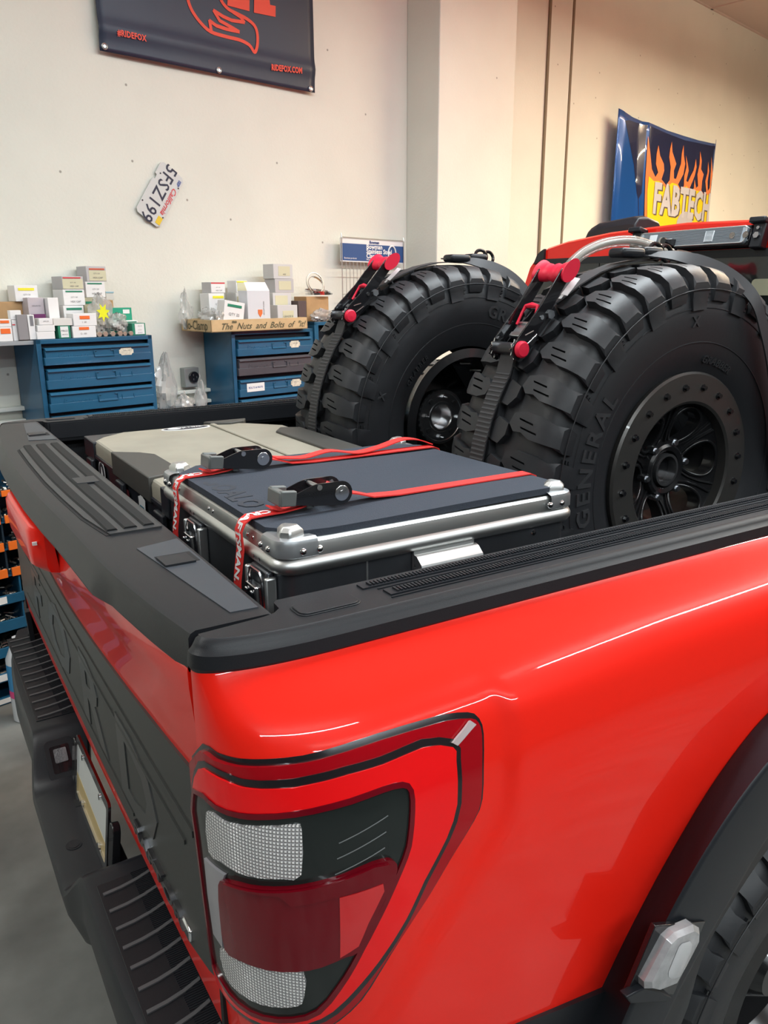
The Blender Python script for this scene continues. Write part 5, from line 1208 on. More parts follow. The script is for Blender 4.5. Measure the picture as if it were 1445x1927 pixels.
# ---- small boxes
def cbox(x0, y0, x1, y1, D, dep, label, face=None, m=WHITE, band=None, bandm=None, txt=None, yaw=0, tilt=0, name='small_box', grp='small cartons on the cabinets', lid=False, patch=None, rest=None, cat='box'):
    """front face between pixels (x0,y0)-(x1,y1) at distance D; dep deep"""
    ua, za = wp(x0, y1, D); ub, _ = wp(x1, y1, D); uc, zt = wp((x0+x1)/2, y0, D)
    w = ub-ua; h = zt-za
    if rest is not None: h = zt-rest; za = rest
    F = WR @ Matrix.Translation(((ua+ub)/2, D, za)) @ Matrix.Rotation(yaw, 4, 'Z') @ Matrix.Rotation(tilt, 4, 'Y')
    o = thing(name, label, cat, F.translation, grp)
    mb = MB(F); mb.b2((-w/2, 0, 0), (w/2, dep, h)); mb.build('carton', m, o, bev=.0015)
    if lid: mb = MB(F); mb.b2((-w/2-.001, -.001, h*.62), (w/2+.001, dep+.001, h+.001)); mb.build('carton_lid', m, o, bev=.001)
    if patch is not None:
        a, b, c, d_ = patch[:4]; mb = MB(F); mb.b2((-w/2+w*a, -.0012, h*b), (-w/2+w*c, 0, h*d_)); mb.build('paper_patch', patch[4], o)
    if band:
        a, b, c, d_ = band; mb = MB(F); mb.b2((-w/2+w*a, -.002, h*b), (-w/2+w*c, -.0005, h*d_)); mb.build('colour_band', bandm, o)
    if txt:
        for (t, cx_, cz_, sz) in txt:
            mb = MB(F); text_on(mb, t, sz*h, lambda v: Vector((-w/2+w*cx_+v.x, -.0024, h*cz_+v.y))); mb.build('print', mat('grey_print', (.18, .18, .19), .6), o)
    return o, F, w, h
T1 = C1[2]+.0005
std = [('QTY 100', .5, .52, .12), ('HEX CAP', .55, .24, .17)]
# left cabinet, back row from the bottom up
cbox(125, 575, 163, 634, 3.77, .12, 'white carton with green stripe, bottom of the stack on the left cabinet', band=(.15, .86, .9, .93), bandm=GREEN, txt=[('QTY 100', .5, .7, .07)], rest=T1)
zz = wp(140, 575, 3.77)[1]
cbox(121, 545, 161, 574, 3.77, .12, 'white carton with green stripe, directly under the grey red-striped carton', band=(.12, .84, .9, .93), bandm=GREEN, txt=std, rest=zz+.001)
zz = wp(140, 545, 3.77)[1]
cbox(118, 520, 158, 544, 3.77, .12, 'grey carton with dark red stripe, topping the left stack', m=GREYC, band=(.05, .84, .88, .93), bandm=REDP, txt=std, rest=zz+.001, patch=(.02, .05, .97, .8, MANI))
cbox(164, 560, 200, 634, 3.80, .11, 'manila-faced carton at the base of the right stack, behind the yellow-starred bag', m=mat('dull_manila', (.42, .40, .28), .7), band=(.1, .84, .6, .90), bandm=GREEN, rest=T1)
zz = wp(180, 560, 3.80)[1]
cbox(163, 530, 199, 559, 3.80, .11, 'white green-striped carton under the highest grey carton', band=(.1, .84, .85, .92), bandm=GREEN, txt=std, rest=zz+.001)
zz = wp(180, 530, 3.80)[1]
cbox(164, 501, 201, 529, 3.80, .11, 'grey carton with orange-red stripe, highest on the left cabinet', m=GREYC, band=(.15, .76, .92, .86), bandm=mat('brick_print', (.6, .12, .06), .5), txt=std, rest=zz+.001, patch=(.12, .05, .98, .72, MANI))
cbox(97.5, 560, 117, 634, 3.725, .07, 'blank white upright carton standing between lilac carton and striped stack', m=WHITE, rest=T1)
cbox(60, 560, 90, 634, 3.76, .09, 'tall lilac-grey carton behind the purple-topped carton', m=mat('lilac_card', (.52, .47, .50), .6), rest=T1, txt=[('ORLIN No', .5, .8, .05)])
cbox(196, 565, 219, 634, 3.84, .06, 'brown cardboard carton behind the green box, against the wall', m=CARD, rest=T1)
cbox(200, 548, 215, 564, 3.86, .03, 'small clear bag with pale blue seal standing on brown carton', m=mat('frosted_bag', (.62, .63, .60), .5), band=(0, .8, 1, .95), bandm=mat('seal_blue', (.3, .5, .6), .5), rest=wp(205, 565, 3.86)[1]+.001, name='zip_bag', cat='bag')
# front row
cbox(70, 624, 104, 635, 3.655, .06, 'flat white carton at the bottom of a stack of three', rest=T1)
z1 = wp(88, 624, 3.655)[1]; cbox(71, 612, 104, 623, 3.655, .06, 'flat white carton in the middle of a stack of three', rest=z1+.0008)
z2 = wp(88, 612, 3.655)[1]; cbox(74, 599, 100, 611, 3.655, .055, 'flat white carton at the top of the stack of three', rest=z2+.0008, txt=[('SPACER', .5, .55, .25)])
cbox(56, 592, 68.5, 634, 3.665, .012, 'narrow white barcode carton standing beside the stack of three', rest=T1, patch=(.3, .55, .8, .95, mat('barcode_grey', (.2, .2, .22), .6)))
cbox(36, 592, 55, 634, 3.665, .09, 'grey ribbed carton at the left front edge of the left cabinet', m=mat('slate_card', (.27, .26, .27), .7), rest=T1)
cbox(69, 591, 91, 634, 3.722, .034, 'dark purple-topped carton behind the stack of three', m=PURP, rest=T1)
cbox(111, 613, 134, 635, 3.66, .06, 'green carton with a white printed label under a small white carton', m=GREEN, rest=T1, patch=(.18, .08, .82, .95, WHITE), txt=[('M8x25', .5, .6, .2), ('100 PCS', .5, .3, .15)])
z1 = wp(120, 613, 3.66)[1]; cbox(101, 599, 137, 612, 3.66, .058, 'small white carton on the green labelled carton', rest=z1+.0008, m=mat('offwhite_card', (.70, .69, .66), .6))
cbox(138, 613.5, 182, 635, 3.655, .075, 'white carton with orange label, lower of two at the cabinet front', rest=T1, band=(.28, .68, .7, .92), bandm=ORAN, txt=[('Q  100', .45, .35, .2)])
z1 = wp(160, 613.5, 3.655)[1]; cbox(139, 590, 183, 613, 3.655, .075, 'white carton with orange label, upper of two at the cabinet front', rest=z1+.0008, band=(.28, .55, .7, .82), bandm=ORAN, txt=[('1  80', .45, .3, .2)])
cbox(208, 579, 252, 634, 3.79, .04, 'bright green carton with rounded top at the right rear of the left cabinet', m=mat('bright_green_card', (.02, .33, .20), .5), rest=T1, patch=(.62, .78, .9, .93, WHITE))
cbox(231, 603, 262, 634, 3.73, .05, 'white carton with green stripe behind the hex bolts', rest=T1, band=(.1, .86, .9, .93), bandm=GREEN)
cbox(250, 608, 275, 631, 3.665, .055, 'green carton with white label at the right end of the left cabinet', m=GREEN, rest=T1, patch=(.2, .08, .9, .95, WHITE), txt=[('1/2-13', .55, .75, .15), ('x 2 in', .55, .45, .15), ('25 PCS', .55, .2, .14)])
for i, (x, y, r_) in enumerate(((186, 628, 6), (197.5, 627.5, 6.2), (211.5, 627.5, 6.2), (225, 626, 6.2), (234, 626, 5), (245.5, 626, 5.5))):
    D = 3.665; u_, z_ = wp(x, y, D); rr = .0135*r_/6.2
    bo = wthing('hex_bolt', ['large hex bolt half hidden beside the orange-labelled cartons', 'hex bolt lying head-out, leftmost full head on left cabinet', 'hex bolt lying head-out, second full head on left cabinet', 'hex bolt lying head-out, in the middle of the row', 'brass-tinted bolt end squeezed between two hex heads', 'hex bolt lying head-out, rightmost of the row'][i], 'bolt', u_, D, T1, 'hex bolts lying on the left cabinet')
    zc = T1+rr*.87; mb = MB(WR); mb.cyl((u_, D-.008, zc), (u_, D+.006, zc), rr, n=6); mb.build('bolt_head', mat('zinc_bolt_head', (.52, .46, .38), .35, .7), bo, bev=.001)
    mb = MB(WR); mb.cyl((u_, D+.006, T1+.0085), (u_, D+.048, T1+.0085), .008, n=14); mb.build('bolt_shank', ZINC, bo)
# shelf board with its cartons left of the cabinet
ub = C1[0]; mb = MB(WR); mb.b2((.75, CF+.02, T1-.022), (ub-.0006, 3.925, T1-.004)); sh = tag(mb.build('shelf_board', mat('grey_shelf', (.30, .32, .34), .5), bev=.002), 'thin grey shelf board projecting left of the wide blue cabinet', 'shelf')
mb = MB(WR); mb.b2((.80, 3.80, T1-.16), (.82, 3.925, T1-.022)); mb.build('shelf_bracket', ZINC, sh)
TS = T1-.0035
cbox(-20, 616, 24, 632, 3.67, .08, 'white carton with torn orange label, lower one at the picture edge', rest=TS, band=(.5, .55, .92, .9), bandm=ORAN)
z1 = wp(4, 616, 3.67)[1]; cbox(-20, 601, 22, 615, 3.67, .08, 'white carton with torn orange label, upper one at the picture edge', rest=z1+.0008, band=(.5, .5, .9, .85), bandm=ORAN)
cbox(25.5, 602, 34.5, 632, 3.68, .03, 'tall slim white carton on the grey shelf board', rest=TS, band=(0, .75, .6, .8), bandm=REDP)
z1 = wp(30, 602, 3.68)[1]; cbox(20, 584, 41, 601, 3.68, .03, 'white carton perched askew on the slim white carton', rest=z1+.001, yaw=.0)
cbox(-30, 568, 49, 632, 3.83, .09, 'open brown cardboard box at the left edge, on the grey shelf', m=CARD, rest=TS, name='cardboard_box')
z1 = wp(20, 568, 3.81)[1]; cbox(30, 537, 73, 567, 3.815, .09, 'white carton with yellow stripe on top of the brown box', rest=z1+.001, band=(.15, .68, .85, .84), bandm=YEL, txt=[('QTY 50', .5, .42, .14), ('CAP', .5, .2, .14)])

# crumpled clear bags
def bag(x, y, rx_, rz_, D, rd, label, col=(.60, .60, .58), seed=1, base=None, al=.55, grp='clear plastic bags of hardware', fill=None, peak=0):
    u_, z_ = wp(x, y, D); k = D/FPX*1.12; rx_ *= k; rz_ *= k; r = random.Random(seed); z0 = base if base is not None else z_-rz_
    o = wthing('plastic_bag', label, 'bag', u_, D, z0, grp)
    ph = [r.uniform(0, 6.28) for _ in range(12)]; am = [r.uniform(.03, .13) for _ in range(12)]
    zc = z0+rz_
    def P(a, b):
        t = b*pi; q = a*2*pi; rr = 1+sum(am[i]*sin((i % 5+2)*q+(i % 4+1)*2.3*t+ph[i]) for i in range(8))
        s_ = sin(t)*rr; x_ = cos(q)*s_*rx_; y_ = sin(q)*s_*rd; zz_ = -cos(t)*rz_*rr
        if peak and t > pi*.55: f_ = (t-pi*.55)/(pi*.45); x_ *= (1-.8*f_); zz_ += peak*rz_*f_; x_ += peak*.2*rx_*f_*sin(ph[0])
        return Vector((u_+x_, D+y_, max(z0+.001, zc+zz_)))
    mb = MB(WR); mb.grid(P, 22, 16)
    for v in range(len(mb.v)): mb.v[v] += Vector((r.uniform(-1, 1), r.uniform(-1, 1), r.uniform(0, 1)))*.0018
    mb.build('bag_film', mat('clear_film_%d' % int(al*100), col, .22, alpha=al, coat=1, spec=.8), o, ang=18, weld=True)
    if fill:
        mb = MB(WR)
        for _ in range(16):
            c_ = Vector((u_+r.uniform(-.6, .6)*rx_, D+r.uniform(-.5, .5)*rd, z0+.008+r.random()*rz_*.5)); dv = Vector((r.uniform(-1, 1), r.uniform(-1, 1), r.uniform(-.3, .3))).normalized()*.012; mb.cyl(c_-dv, c_+dv, .005, n=6)
        mb.build('bag_contents', fill, o)
    return o
BC = mat('dull_hardware', (.22, .21, .19), .4, .7)
b1 = bag(190, 594, 20, 32, 3.725, .03, 'clear bag with a yellow star print, standing above the hex bolts', seed=5, base=T1, al=.45, fill=BC)
u_, z_ = wp(193, 588, 3.69); st_ = [((.034 if k % 2 == 0 else .016)*cos(2*pi*k/14+.2), (.044 if k % 2 == 0 else .022)*sin(2*pi*k/14+.2)) for k in range(14)]
mb = MB(WR); mb.ext([(u_+x, z_+y) for x, y in st_], 3.682, 3.684, lambda x, y, z: (x, z, y)); mb.build('yellow_star_print', mat('neon_yellow', (.80, .82, .02), .5), b1)
bag(222, 615, 17, 14, 3.70, .03, 'crumpled clear bag heaped behind the middle bolts', seed=9, base=T1+.02, al=.5, fill=BC)
# tray with the printed words
uA, _ = wp(398, 622, 3.60); uB, _ = wp(579, 622, 3.60); zt0 = C2[2]+.001; zt1 = wp(480, 600, 3.60)[1]
tr = wthing('cardboard_tray', 'long shallow cardboard tray printed The Nuts and Bolts of it!, on blue cabinet', 'tray', (uA+uB)/2, 3.75, zt0)
mb = MB(WR); t = .006
for a, b in (((uA, 3.60, zt0), (uB, 3.90, zt0+t)), ((uA, 3.60, zt0), (uB, 3.60+t, zt1)), ((uA, 3.90-t, zt0), (uB, 3.90, zt1)), ((uA, 3.60, zt0), (uA+t, 3.90, zt1)), ((uB-t, 3.60, zt0), (uB, 3.90, zt1))): mb.b2(a, b)
mb.build('tray_walls', CARDL, tr, bev=.001)
mb = MB(WR); hh = zt1-zt0; ZT = zt0+t+.0005
text_on(mb, 'The  Nuts  and  Bolts  of  "it!', .0455, lambda v: Vector(((uA+uB)/2+.015+v.x, 3.5985, zt0+hh*.42+v.y)), shear=.45, bold=.0006, space=1.02); mb.build('front_print', mat('olive_ink', (.10, .09, .05), .7), tr)
mb = MB(WR); text_on(mb, 'Mo-Clamp', .066, lambda v: Vector((uA-.0015, 3.755-v.x*.86, zt0+hh*.5+v.y)), bold=.0008); mb.build('side_print', MATS['olive_ink'], tr)
mb = MB(WR); text_on(mb, 'mo', .022, lambda v: Vector((uA+.14+v.x, 3.5985, zt0+hh*.82+v.y)), bold=.001); mb.build('small_mark', MATS['olive_ink'], tr)
G2 = 'cartons in the printed tray'
def tb(*a, **k): k.setdefault('rest', ZT); k['grp'] = G2; return cbox(*a, **k)
tb(395, 552, 424, 596, 3.79, .09, 'white carton with yellow stripe under the grey red-striped one, left in tray', band=(.25, .86, .95, .93), bandm=YEL, txt=[('QTY 50', .6, .7, .07)])
z1 = wp(410, 552, 3.79)[1]; tb(397, 531, 424, 551, 3.79, .09, 'grey carton with red stripe on top, left in the tray', m=GREYC, band=(.03, .86, .98, .97), bandm=REDP, txt=std, rest=z1+.001, patch=(.03, .05, .98, .85, WHITE))
tb(446, 551, 466, 596, 3.79, .09, 'pale grey carton with faded label, under the yellow-striped one in tray middle', m=mat('pale_grey_card', (.6, .6, .6), .6), patch=(.1, .6, .9, .9, MANI))
z1 = wp(455, 551, 3.79)[1]; tb(445, 528, 466, 550, 3.79, .09, 'white carton with yellow stripe, top of the middle stack in tray', rest=z1+.001, band=(.05, .84, .95, .95), bandm=YEL, patch=(.1, .1, .95, .8, MANI))
o, F, w, h = tb(418, 567, 456, 597, 3.64, .07, 'white carton lying tilted at the front of the tray, green striped', tilt=.16, rest=ZT+.012, band=(.15, .78, .85, .88), bandm=GREEN, txt=[('QTY 25', .5, .5, .15)])
o, F, w, h = tb(467, 547, 509, 598, 3.64, .085, 'tall open white carton with orange shield mark in the tray', m=mat('bluish_white_card', (.66, .68, .72), .6), rest=ZT)
mb = MB(F); mb.add([(-w/2, 0, h), (w/2, 0, h), (w/2+.012, .055, h+.045), (-w/2+.02, .055, h+.045), (-w/2, .001, h+.002), (w/2, .001, h+.002)], [(0, 1, 2, 3)]); mb.b2((-w/2, .002, h-.001), (w/2-.002, .08, h+.0005)); fl = mb.build('open_flap', WHITE, o)
mb = MB(F); mb.ext([(.006, .062), (.020, .082), (.020, .102), (-.008, .102), (-.008, .082)], 0, .002, lambda x, y, z: (x, -z, y)); mb.build('orange_shield', mat('shield_orange', (.75, .18, .05), .5), o)
mb = MB(F); text_on(mb, 'INDUSTRIAL FASTENERS', .012, lambda v: Vector((.030+v.y, -.001, h*.55+v.x*.55))); mb.build('side_writing', mat('grey_print', (.18, .18, .19), .6), o)
tb(523, 574, 560, 600, 3.65, .075, 'pale carton with manila label at the tray front, right end', m=mat('pale_grey_card', (.6, .6, .6), .6), patch=(.25, .12, .8, .75, MANI), txt=[('GRADE 8', .52, .5, .13)], band=(.25, .12, .8, .22), bandm=GREEN)
tb(515, 551, 549, 598, 3.74, .09, 'pale grey carton, lowest of the three-high stack in the tray', m=mat('pale_grey_card', (.6, .6, .6), .6), patch=(.12, .5, .8, .92, MANI))
z1 = wp(532, 551, 3.74)[1]; tb(518, 525, 553, 550, 3.74, .10, 'pale grey carton, middle of the three-high stack in the tray', m=GREYC, rest=z1+.001, patch=(.2, .2, .85, .85, MANI), yaw=.0)
z1 = wp(532, 525, 3.74)[1]; tb(515, 497, 551, 524, 3.74, .10, 'pale grey carton, top of the three-high stack in the tray', m=mat('pale_grey_card', (.6, .6, .6), .6), rest=z1+.001, patch=(.25, .2, .85, .85, MANI), txt=[('AMS', .55, .3, .14)])
tb(562, 566, 577, 597, 3.69, .07, 'dark brown roll standing at the right end of the tray', m=mat('dark_brown_roll', (.10, .07, .07), .7), name='dark_roll', cat='roll')
bag(394, 582, 22, 19, 3.80, .05, 'clear bag with yellow label lying at the left end of the tray', seed=21, base=ZT, al=.6, fill=BC)
bag(348, 560, 11, 30, 3.85, .022, 'empty clear bag standing upright above the left end of the tray', seed=22, base=ZT, al=.35, peak=.3)
bag(412, 588, 9, 16, 3.645, .02, 'small clear bag squeezed beside the tilted carton in the tray', seed=25, base=ZT, al=.5, fill=BC)
# brown box with hose clamps, bag on the third cabinet
cbox(578, 558, 619, 612, 3.76, .12, 'brown cardboard box on the open cabinet, steel clamps on top', m=CARD, rest=Z3+.001, name='cardboard_box')
zz = wp(598, 558, 3.76)[1]+.003
uc, _ = wp(598, 558, 3.80)
for i, (r_, tilt, dx, dz) in enumerate(((.075, 0, 0, .002), (.070, .12, -.01, .018), (.062, 1.30, -.02, .064), (.056, 1.05, -.012, .052))):
    M_ = WR @ Matrix.Translation((uc+dx, 3.80, zz+.010+dz)) @ Matrix.Rotation(tilt, 4, 'X')
    hc = thing('hose_clamp', ['steel band clamp lying flat on the brown box', 'steel band clamp lying on the flat one', 'larger steel band clamp standing upright on the brown box', 'smaller steel band clamp standing inside the larger upright one'][i], 'hose clamp', M_.translation, 'steel clamps on the brown box')
    mb = MB(M_); mb.rings([[Vector((rr*cos(2*pi*k/40), rr*sin(2*pi*k/40), z_)) for rr, z_ in ((r_, -.006), (r_, .006), (r_-.002, .006), (r_-.002, -.006))] for k in range(40)], closed=True); mb.build('clamp_band', CHR, hc)
    mb = MB(M_); mb.cyl((r_*.5, -r_*.86-.004, 0), (r_*.5+.022, -r_*.86+.006, 0), .0055, n=10); mb.build('clamp_screw', CHR, hc)
bag(604, 600, 25, 12, 3.70, .03, 'clear bag of grey parts lying in front of brown box', seed=31, base=Z3+.001, al=.5, fill=BC)
# socket box and bags between the cabinets
u_, z_ = wp(358, 709, 3.90); sk = wthing('power_socket', 'grey wall socket box with round black outlet between the blue cabinets', 'power socket', u_, 3.9, z_)
mb = MB(WR); mb.b2((u_-.045, 3.88, z_-.055), (u_+.045, 3.93, z_+.05)); mb.build('socket_box', mat('galvanised_box', (.32, .34, .33), .5, .3), sk, bev=.004)
mb = MB(WR); mb.cyl((u_+.008, 3.882, z_), (u_+.008, 3.868, z_), .030, n=28); rd_ = mb.build('round_outlet', GBLK, sk, bev=.002)
for a in (0, 2.1, 4.2): mb = MB(WR); mb.b2((u_+.008+.013*cos(a)-.002, 3.866, z_+.013*sin(a)-.005), (u_+.008+.013*cos(a)+.002, 3.8685, z_+.013*sin(a)+.005)); mb.build('outlet_slot', mat('slot_grey', (.10, .10, .10), .5), rd_)
mb = MB(WR); mb.b2((C1[1]+.006, 3.62, 1.20), (C2[0]+.2-.006, 3.93, 1.219)); 
bag(314, 735, 20, 48, 3.82, .04, 'tall crumpled clear bag standing beside the left cabinet', seed=41, base=1.222, al=.42, peak=.35)
bag(347, 755, 18, 22, 3.72, .04, 'bulky clear bag of fittings in the gap between cabinets', seed=43, base=1.222, al=.5, fill=BC)
bag(378, 750, 11, 28, 3.74, .035, 'pointed clear bag leaning on the side of the second cabinet', seed=44, base=1.222, al=.5, peak=.7)

# ---- banner, number plate, sign, bonnet
NAVY = mat('navy_vinyl', (.022, .030, .060), .42, bump=.2, bscale=6, bdist=.01)
FOXR = mat('banner_orange_red', (.80, .07, .035), .5)
bl_ = wp(188, 95, 3.90); br_ = wp(592, 175, 3.90)
ban = wthing('banner', 'navy vinyl banner with orange-red lettering and tail emblem, hung high on the wall', 'banner', (bl_[0]+br_[0])/2, 3.9, bl_[1])
def banP(a, b):
    u_ = bl_[0]+(br_[0]-bl_[0])*a; z0 = bl_[1]+(br_[1]-bl_[1])*a; z_ = z0+(4.15-z0)*b
    return u_, z_
def band_d(u_, z_):
    a = (u_-bl_[0])/(br_[0]-bl_[0]); h = z_-bl_[1]
    return 3.900-.010*math.exp(-((h-.10-.03*a)/.035)**2)-.004*sin(a*7+h*3)
mb = MB(WR); mb.grid(lambda a, b: (lambda q: Vector((q[0], band_d(*q), q[1])))(banP(a, b)), 30, 60); mb.v += []
ob = mb.build('banner_sheet', NAVY, ban, ang=60); sm = ob.modifiers.new('t', 'SOLIDIFY'); sm.thickness = .002; sm.offset = 1
def bpx(x, y): q = wp(x, y, 3.894); return Vector((q[0], band_d(q[0], q[1])-.003, q[1]))
mb = MB(WR); vs, fs = text_geo('#RIDEFOX', .115, bold=.004, space=1.08); a = bpx(219, 62); b = bpx(274, 74)
w_ = max(v.x for v in vs)-min(v.x for v in vs); k = (b-a).length/w_
mb.add([a+(b-a)*((v.x-min(q.x for q in vs))/w_)+Vector((0, -.001, v.y*k*1.25)) for v in vs], fs); mb.build('left_lettering', FOXR, ban)
mb = MB(WR); vs, fs = text_geo('RIDEFOX.COM', .1, bold=.004, space=1.05); a = bpx(511, 127); b = bpx(567, 134)
w_ = max(v.x for v in vs)-min(v.x for v in vs); k = (b-a).length/w_
mb.add([a+(b-a)*((v.x-min(q.x for q in vs))/w_)+Vector((0, -.001, v.y*k*1.35)) for v in vs], fs); mb.build('right_lettering', FOXR, ban)
zb_ = lambda L: [(160+x/3.141, y/3.141) for x, y in L]
tail = zb_([(600, -60), (612, 0), (635, 60), (680, 125), (745, 185), (840, 215), (920, 235), (975, 265), (1003, 308), (1022, 265), (1022, 200), (1005, 150), (960, 110), (905, 80), (850, 50), (810, 0), (800, -60)])
fl_ = zb_([(750, 183), (740, 120), (780, 150), (840, 170), (915, 186), (880, 165), (800, 120), (765, 60), (820, 95), (870, 118), (945, 130), (925, 100), (880, 70)])
mb = MB(WR)
for L in (tail, fl_):
    P = [bpx(x, y) for x, y in L]; P = spline(P, 4) if L is tail else P
    for p, q in zip(P, P[1:]):
        t = (q-p).normalized(); n_ = Vector((-t.z, 0, t.x))*.0085; e = t*.003; mb.add([p-n_-e, q-n_+e, q+n_+e, p+n_-e], [(0, 1, 2, 3)])
mb.build('tail_emblem', FOXR, ban)
for i, L in enumerate((zb_([(850, -120), (975, -90), (975, 65), (845, 30)]), zb_([(1003, -90), (1085, -60), (1095, 28), (1127, 35), (1127, 100), (1001, 73)]))):
    mb = MB(WR); P = [bpx(x, y) for x, y in L]; mb.add(P, [tuple(range(len(P)))]); mb.build('letter_foot', FOXR, ban)
for x, y in ((197, 87), (413, 132), (585, 167)):
    p = bpx(x, y); mb = MB(WR); mb.tube([p+Vector((.012*cos(2*pi*k/20), -.001, .012*sin(2*pi*k/20))) for k in range(20)], .0035, 6, closed=True); gr = mb.build('grommet', ALU, ban); mb = MB(WR); mb.cyl(p, p+Vector((0, -.003, 0)), .007, n=12); mb.build('fixing_screw', ZINC, gr)
# number plate on the wall
def w3(x, y, D): q = wp(x, y, D); return Vector((q[0], D, q[1]))
A_, B_, C_, D_ = (w3(x, y, 3.915) for x, y in ((304, 300), (254, 394), (297, 431), (350, 340)))   # bottom-left, bottom-right, top-right, top-left of the plate
ce = (A_+B_+C_+D_)/4; PX = frame(WR @ ce, WR.to_3x3() @ (B_-A_), WR.to_3x3() @ (D_-A_))
pl_ = thing('licence_plate', 'old white licence plate reading 5FSZ199, fixed askew on the wall', 'licence plate', PX.translation)
Lx = .300; Ly = .150
mb = MB(PX); sg = 1
po = [(-Lx/2+.015, -Ly/2), (-.075, -Ly/2), (-.072, -Ly/2+.012), (-.050, -Ly/2+.014), (-.046, -Ly/2), (Lx/2-.015, -Ly/2), (Lx/2, -Ly/2+.015), (Lx/2, Ly/2-.015), (Lx/2-.015, Ly/2), (-Lx/2+.015, Ly/2), (-Lx/2, Ly/2-.015), (-Lx/2, -Ly/2+.015)]
mb.ext(po, -.004, .0); mb.build('plate_sheet', mat('plate_silver', (.60, .61, .60), .35), pl_, bev=.001)
zs_ = 1 if (PX.to_3x3() @ Vector((0, 0, 1))).dot(CAM-PX.translation) > 0 else -1
mb = MB(PX); text_on(mb, '5FSZ199', .095, lambda v: Vector((v.x*.86, v.y*1.0-.012, zs_*.0012)), bold=.0009, space=1.12); mb.build('plate_number', mat('plate_navy', (.02, .022, .05), .5), pl_)
mb = MB(PX); text_on(mb, 'California', .040, lambda v: Vector((v.x, v.y+.053, zs_*.0012)), shear=.35, bold=.0006); mb.build('state_name', REDP, pl_)
mb = MB(PX); mb.b2((Lx/2-.055, Ly/2-.034, 0), (Lx/2-.014, Ly/2-.006, zs_*.0014)); mb.build('yellow_tag', mat('tag_yellow', (.75, .52, .03), .5), pl_)
mb = MB(PX); text_on(mb, 'SEP', .022, lambda v: Vector((-Lx/2+.038+v.x, Ly/2-.019+v.y, zs_*.0014)), bold=.0008); mb.build('month_tag', mat('tag_blue', (.04, .08, .3), .5), pl_)
for x, y in ((-.09, .066), (.09, .066), (-.09, -.05), (.085, -.066)): mb = MB(PX); mb.cyl((x, y, 0), (x, y, zs_*.002), .004, n=10); mb.build('bolt_hole', INK, pl_)
# clamp sign with wire rack
sg_ = wthing('wall_sign', 'small blue and white sign reading Bowman Stainless Steel Clamps above a wire rack', 'sign', wp(700, 495, 3.88)[0], 3.88, wp(700, 495, 3.88)[1])
S3 = [w3(x, y, 3.87) for x, y in ((641, 447), (759, 455), (759, 495), (641, 490))]
SO = S3[3]; SX = Vector((S3[2].x-SO.x, 0, S3[2].z-SO.z)); SY = Vector((0, 0, S3[0].z-SO.z))
def sP(a, b, o=0): return SO+SX*a+SY*b+Vector((0, -o, 0))
mb = MB(WR); mb.add([sP(0, -.04, 0), sP(1, -.04, 0), sP(1, 1, 0), sP(0, 1, 0), sP(0, -.04, -.004), sP(1, -.04, -.004), sP(1, 1, -.004), sP(0, 1, -.004)], [(0, 1, 2, 3), (4, 5, 6, 7), (0, 1, 5, 4), (1, 2, 6, 5), (2, 3, 7, 6), (3, 0, 4, 7)]); pan_ = mb.build('sign_panel', WHITE, sg_)
mb = MB(WR); mb.add([sP(0.003, .01, .001), sP(.997, .01, .001), sP(.997, .77, .001), sP(.003, .77, .001)], [(0, 1, 2, 3)]); mb.build('blue_field', mat('sign_blue', (.03, .085, .25), .4), pan_)
SL = SX.length; SH = SY.length
def st(txt, a, b, sz, m, al='LEFT', bold=.001):
    mb = MB(WR); vs, fs = text_geo(txt, sz, align=al, bold=bold); mb.add([sP(a+v.x/SL, b+v.y/SH, .002) for v in vs], fs); mb.build('sign_lettering', m, pan_)
st('Bowman', .39, .67, .040, WINK); st('Stainless Steel', .39, .46, .040, WINK); st('Clamps', .39, .25, .040, WINK); st('Worm drive hose clamps', .39, .09, .015, WINK, bold=.0002); st('Bowman', .44, .87, .024, mat('sign_blue_ink', (.03, .06, .2), .5)); st('Bowman products', .05, .12, .014, WINK, bold=.0001)
mb = MB(WR); P = [sP(.80+.062*cos(2*pi*k/30), .40+.36*sin(2*pi*k/30), .004) for k in range(30)]; mb.tube(P, .005, 6, closed=True); mb.build('clamp_drawing', WINK, pan_)
mb = MB(WR)
mb.tube([sP(0, 1.03, .006), sP(1, 1.03, .006)], .003, 6)
for a in (.008, .99): mb.tube([sP(a, 1.2, .002), sP(a, 1.0, .008)], .004, 6); mb.tube([sP(a, 1.0, .008), sP(a, -4.2, .008)], .0035, 6)
for k in range(9): a = .05+.055*k; mb.tube([sP(a, -.05, .02), sP(a, -3.4-.1*(k % 3), .02)], .0022, 6)
for b in (-.35, -1.5): mb.tube([sP(0, b, .012), sP(1, b, .012)], .0025, 6)
mb.build('wire_rack', mat('rack_wire', (.50, .49, .46), .35, .8), sg_)
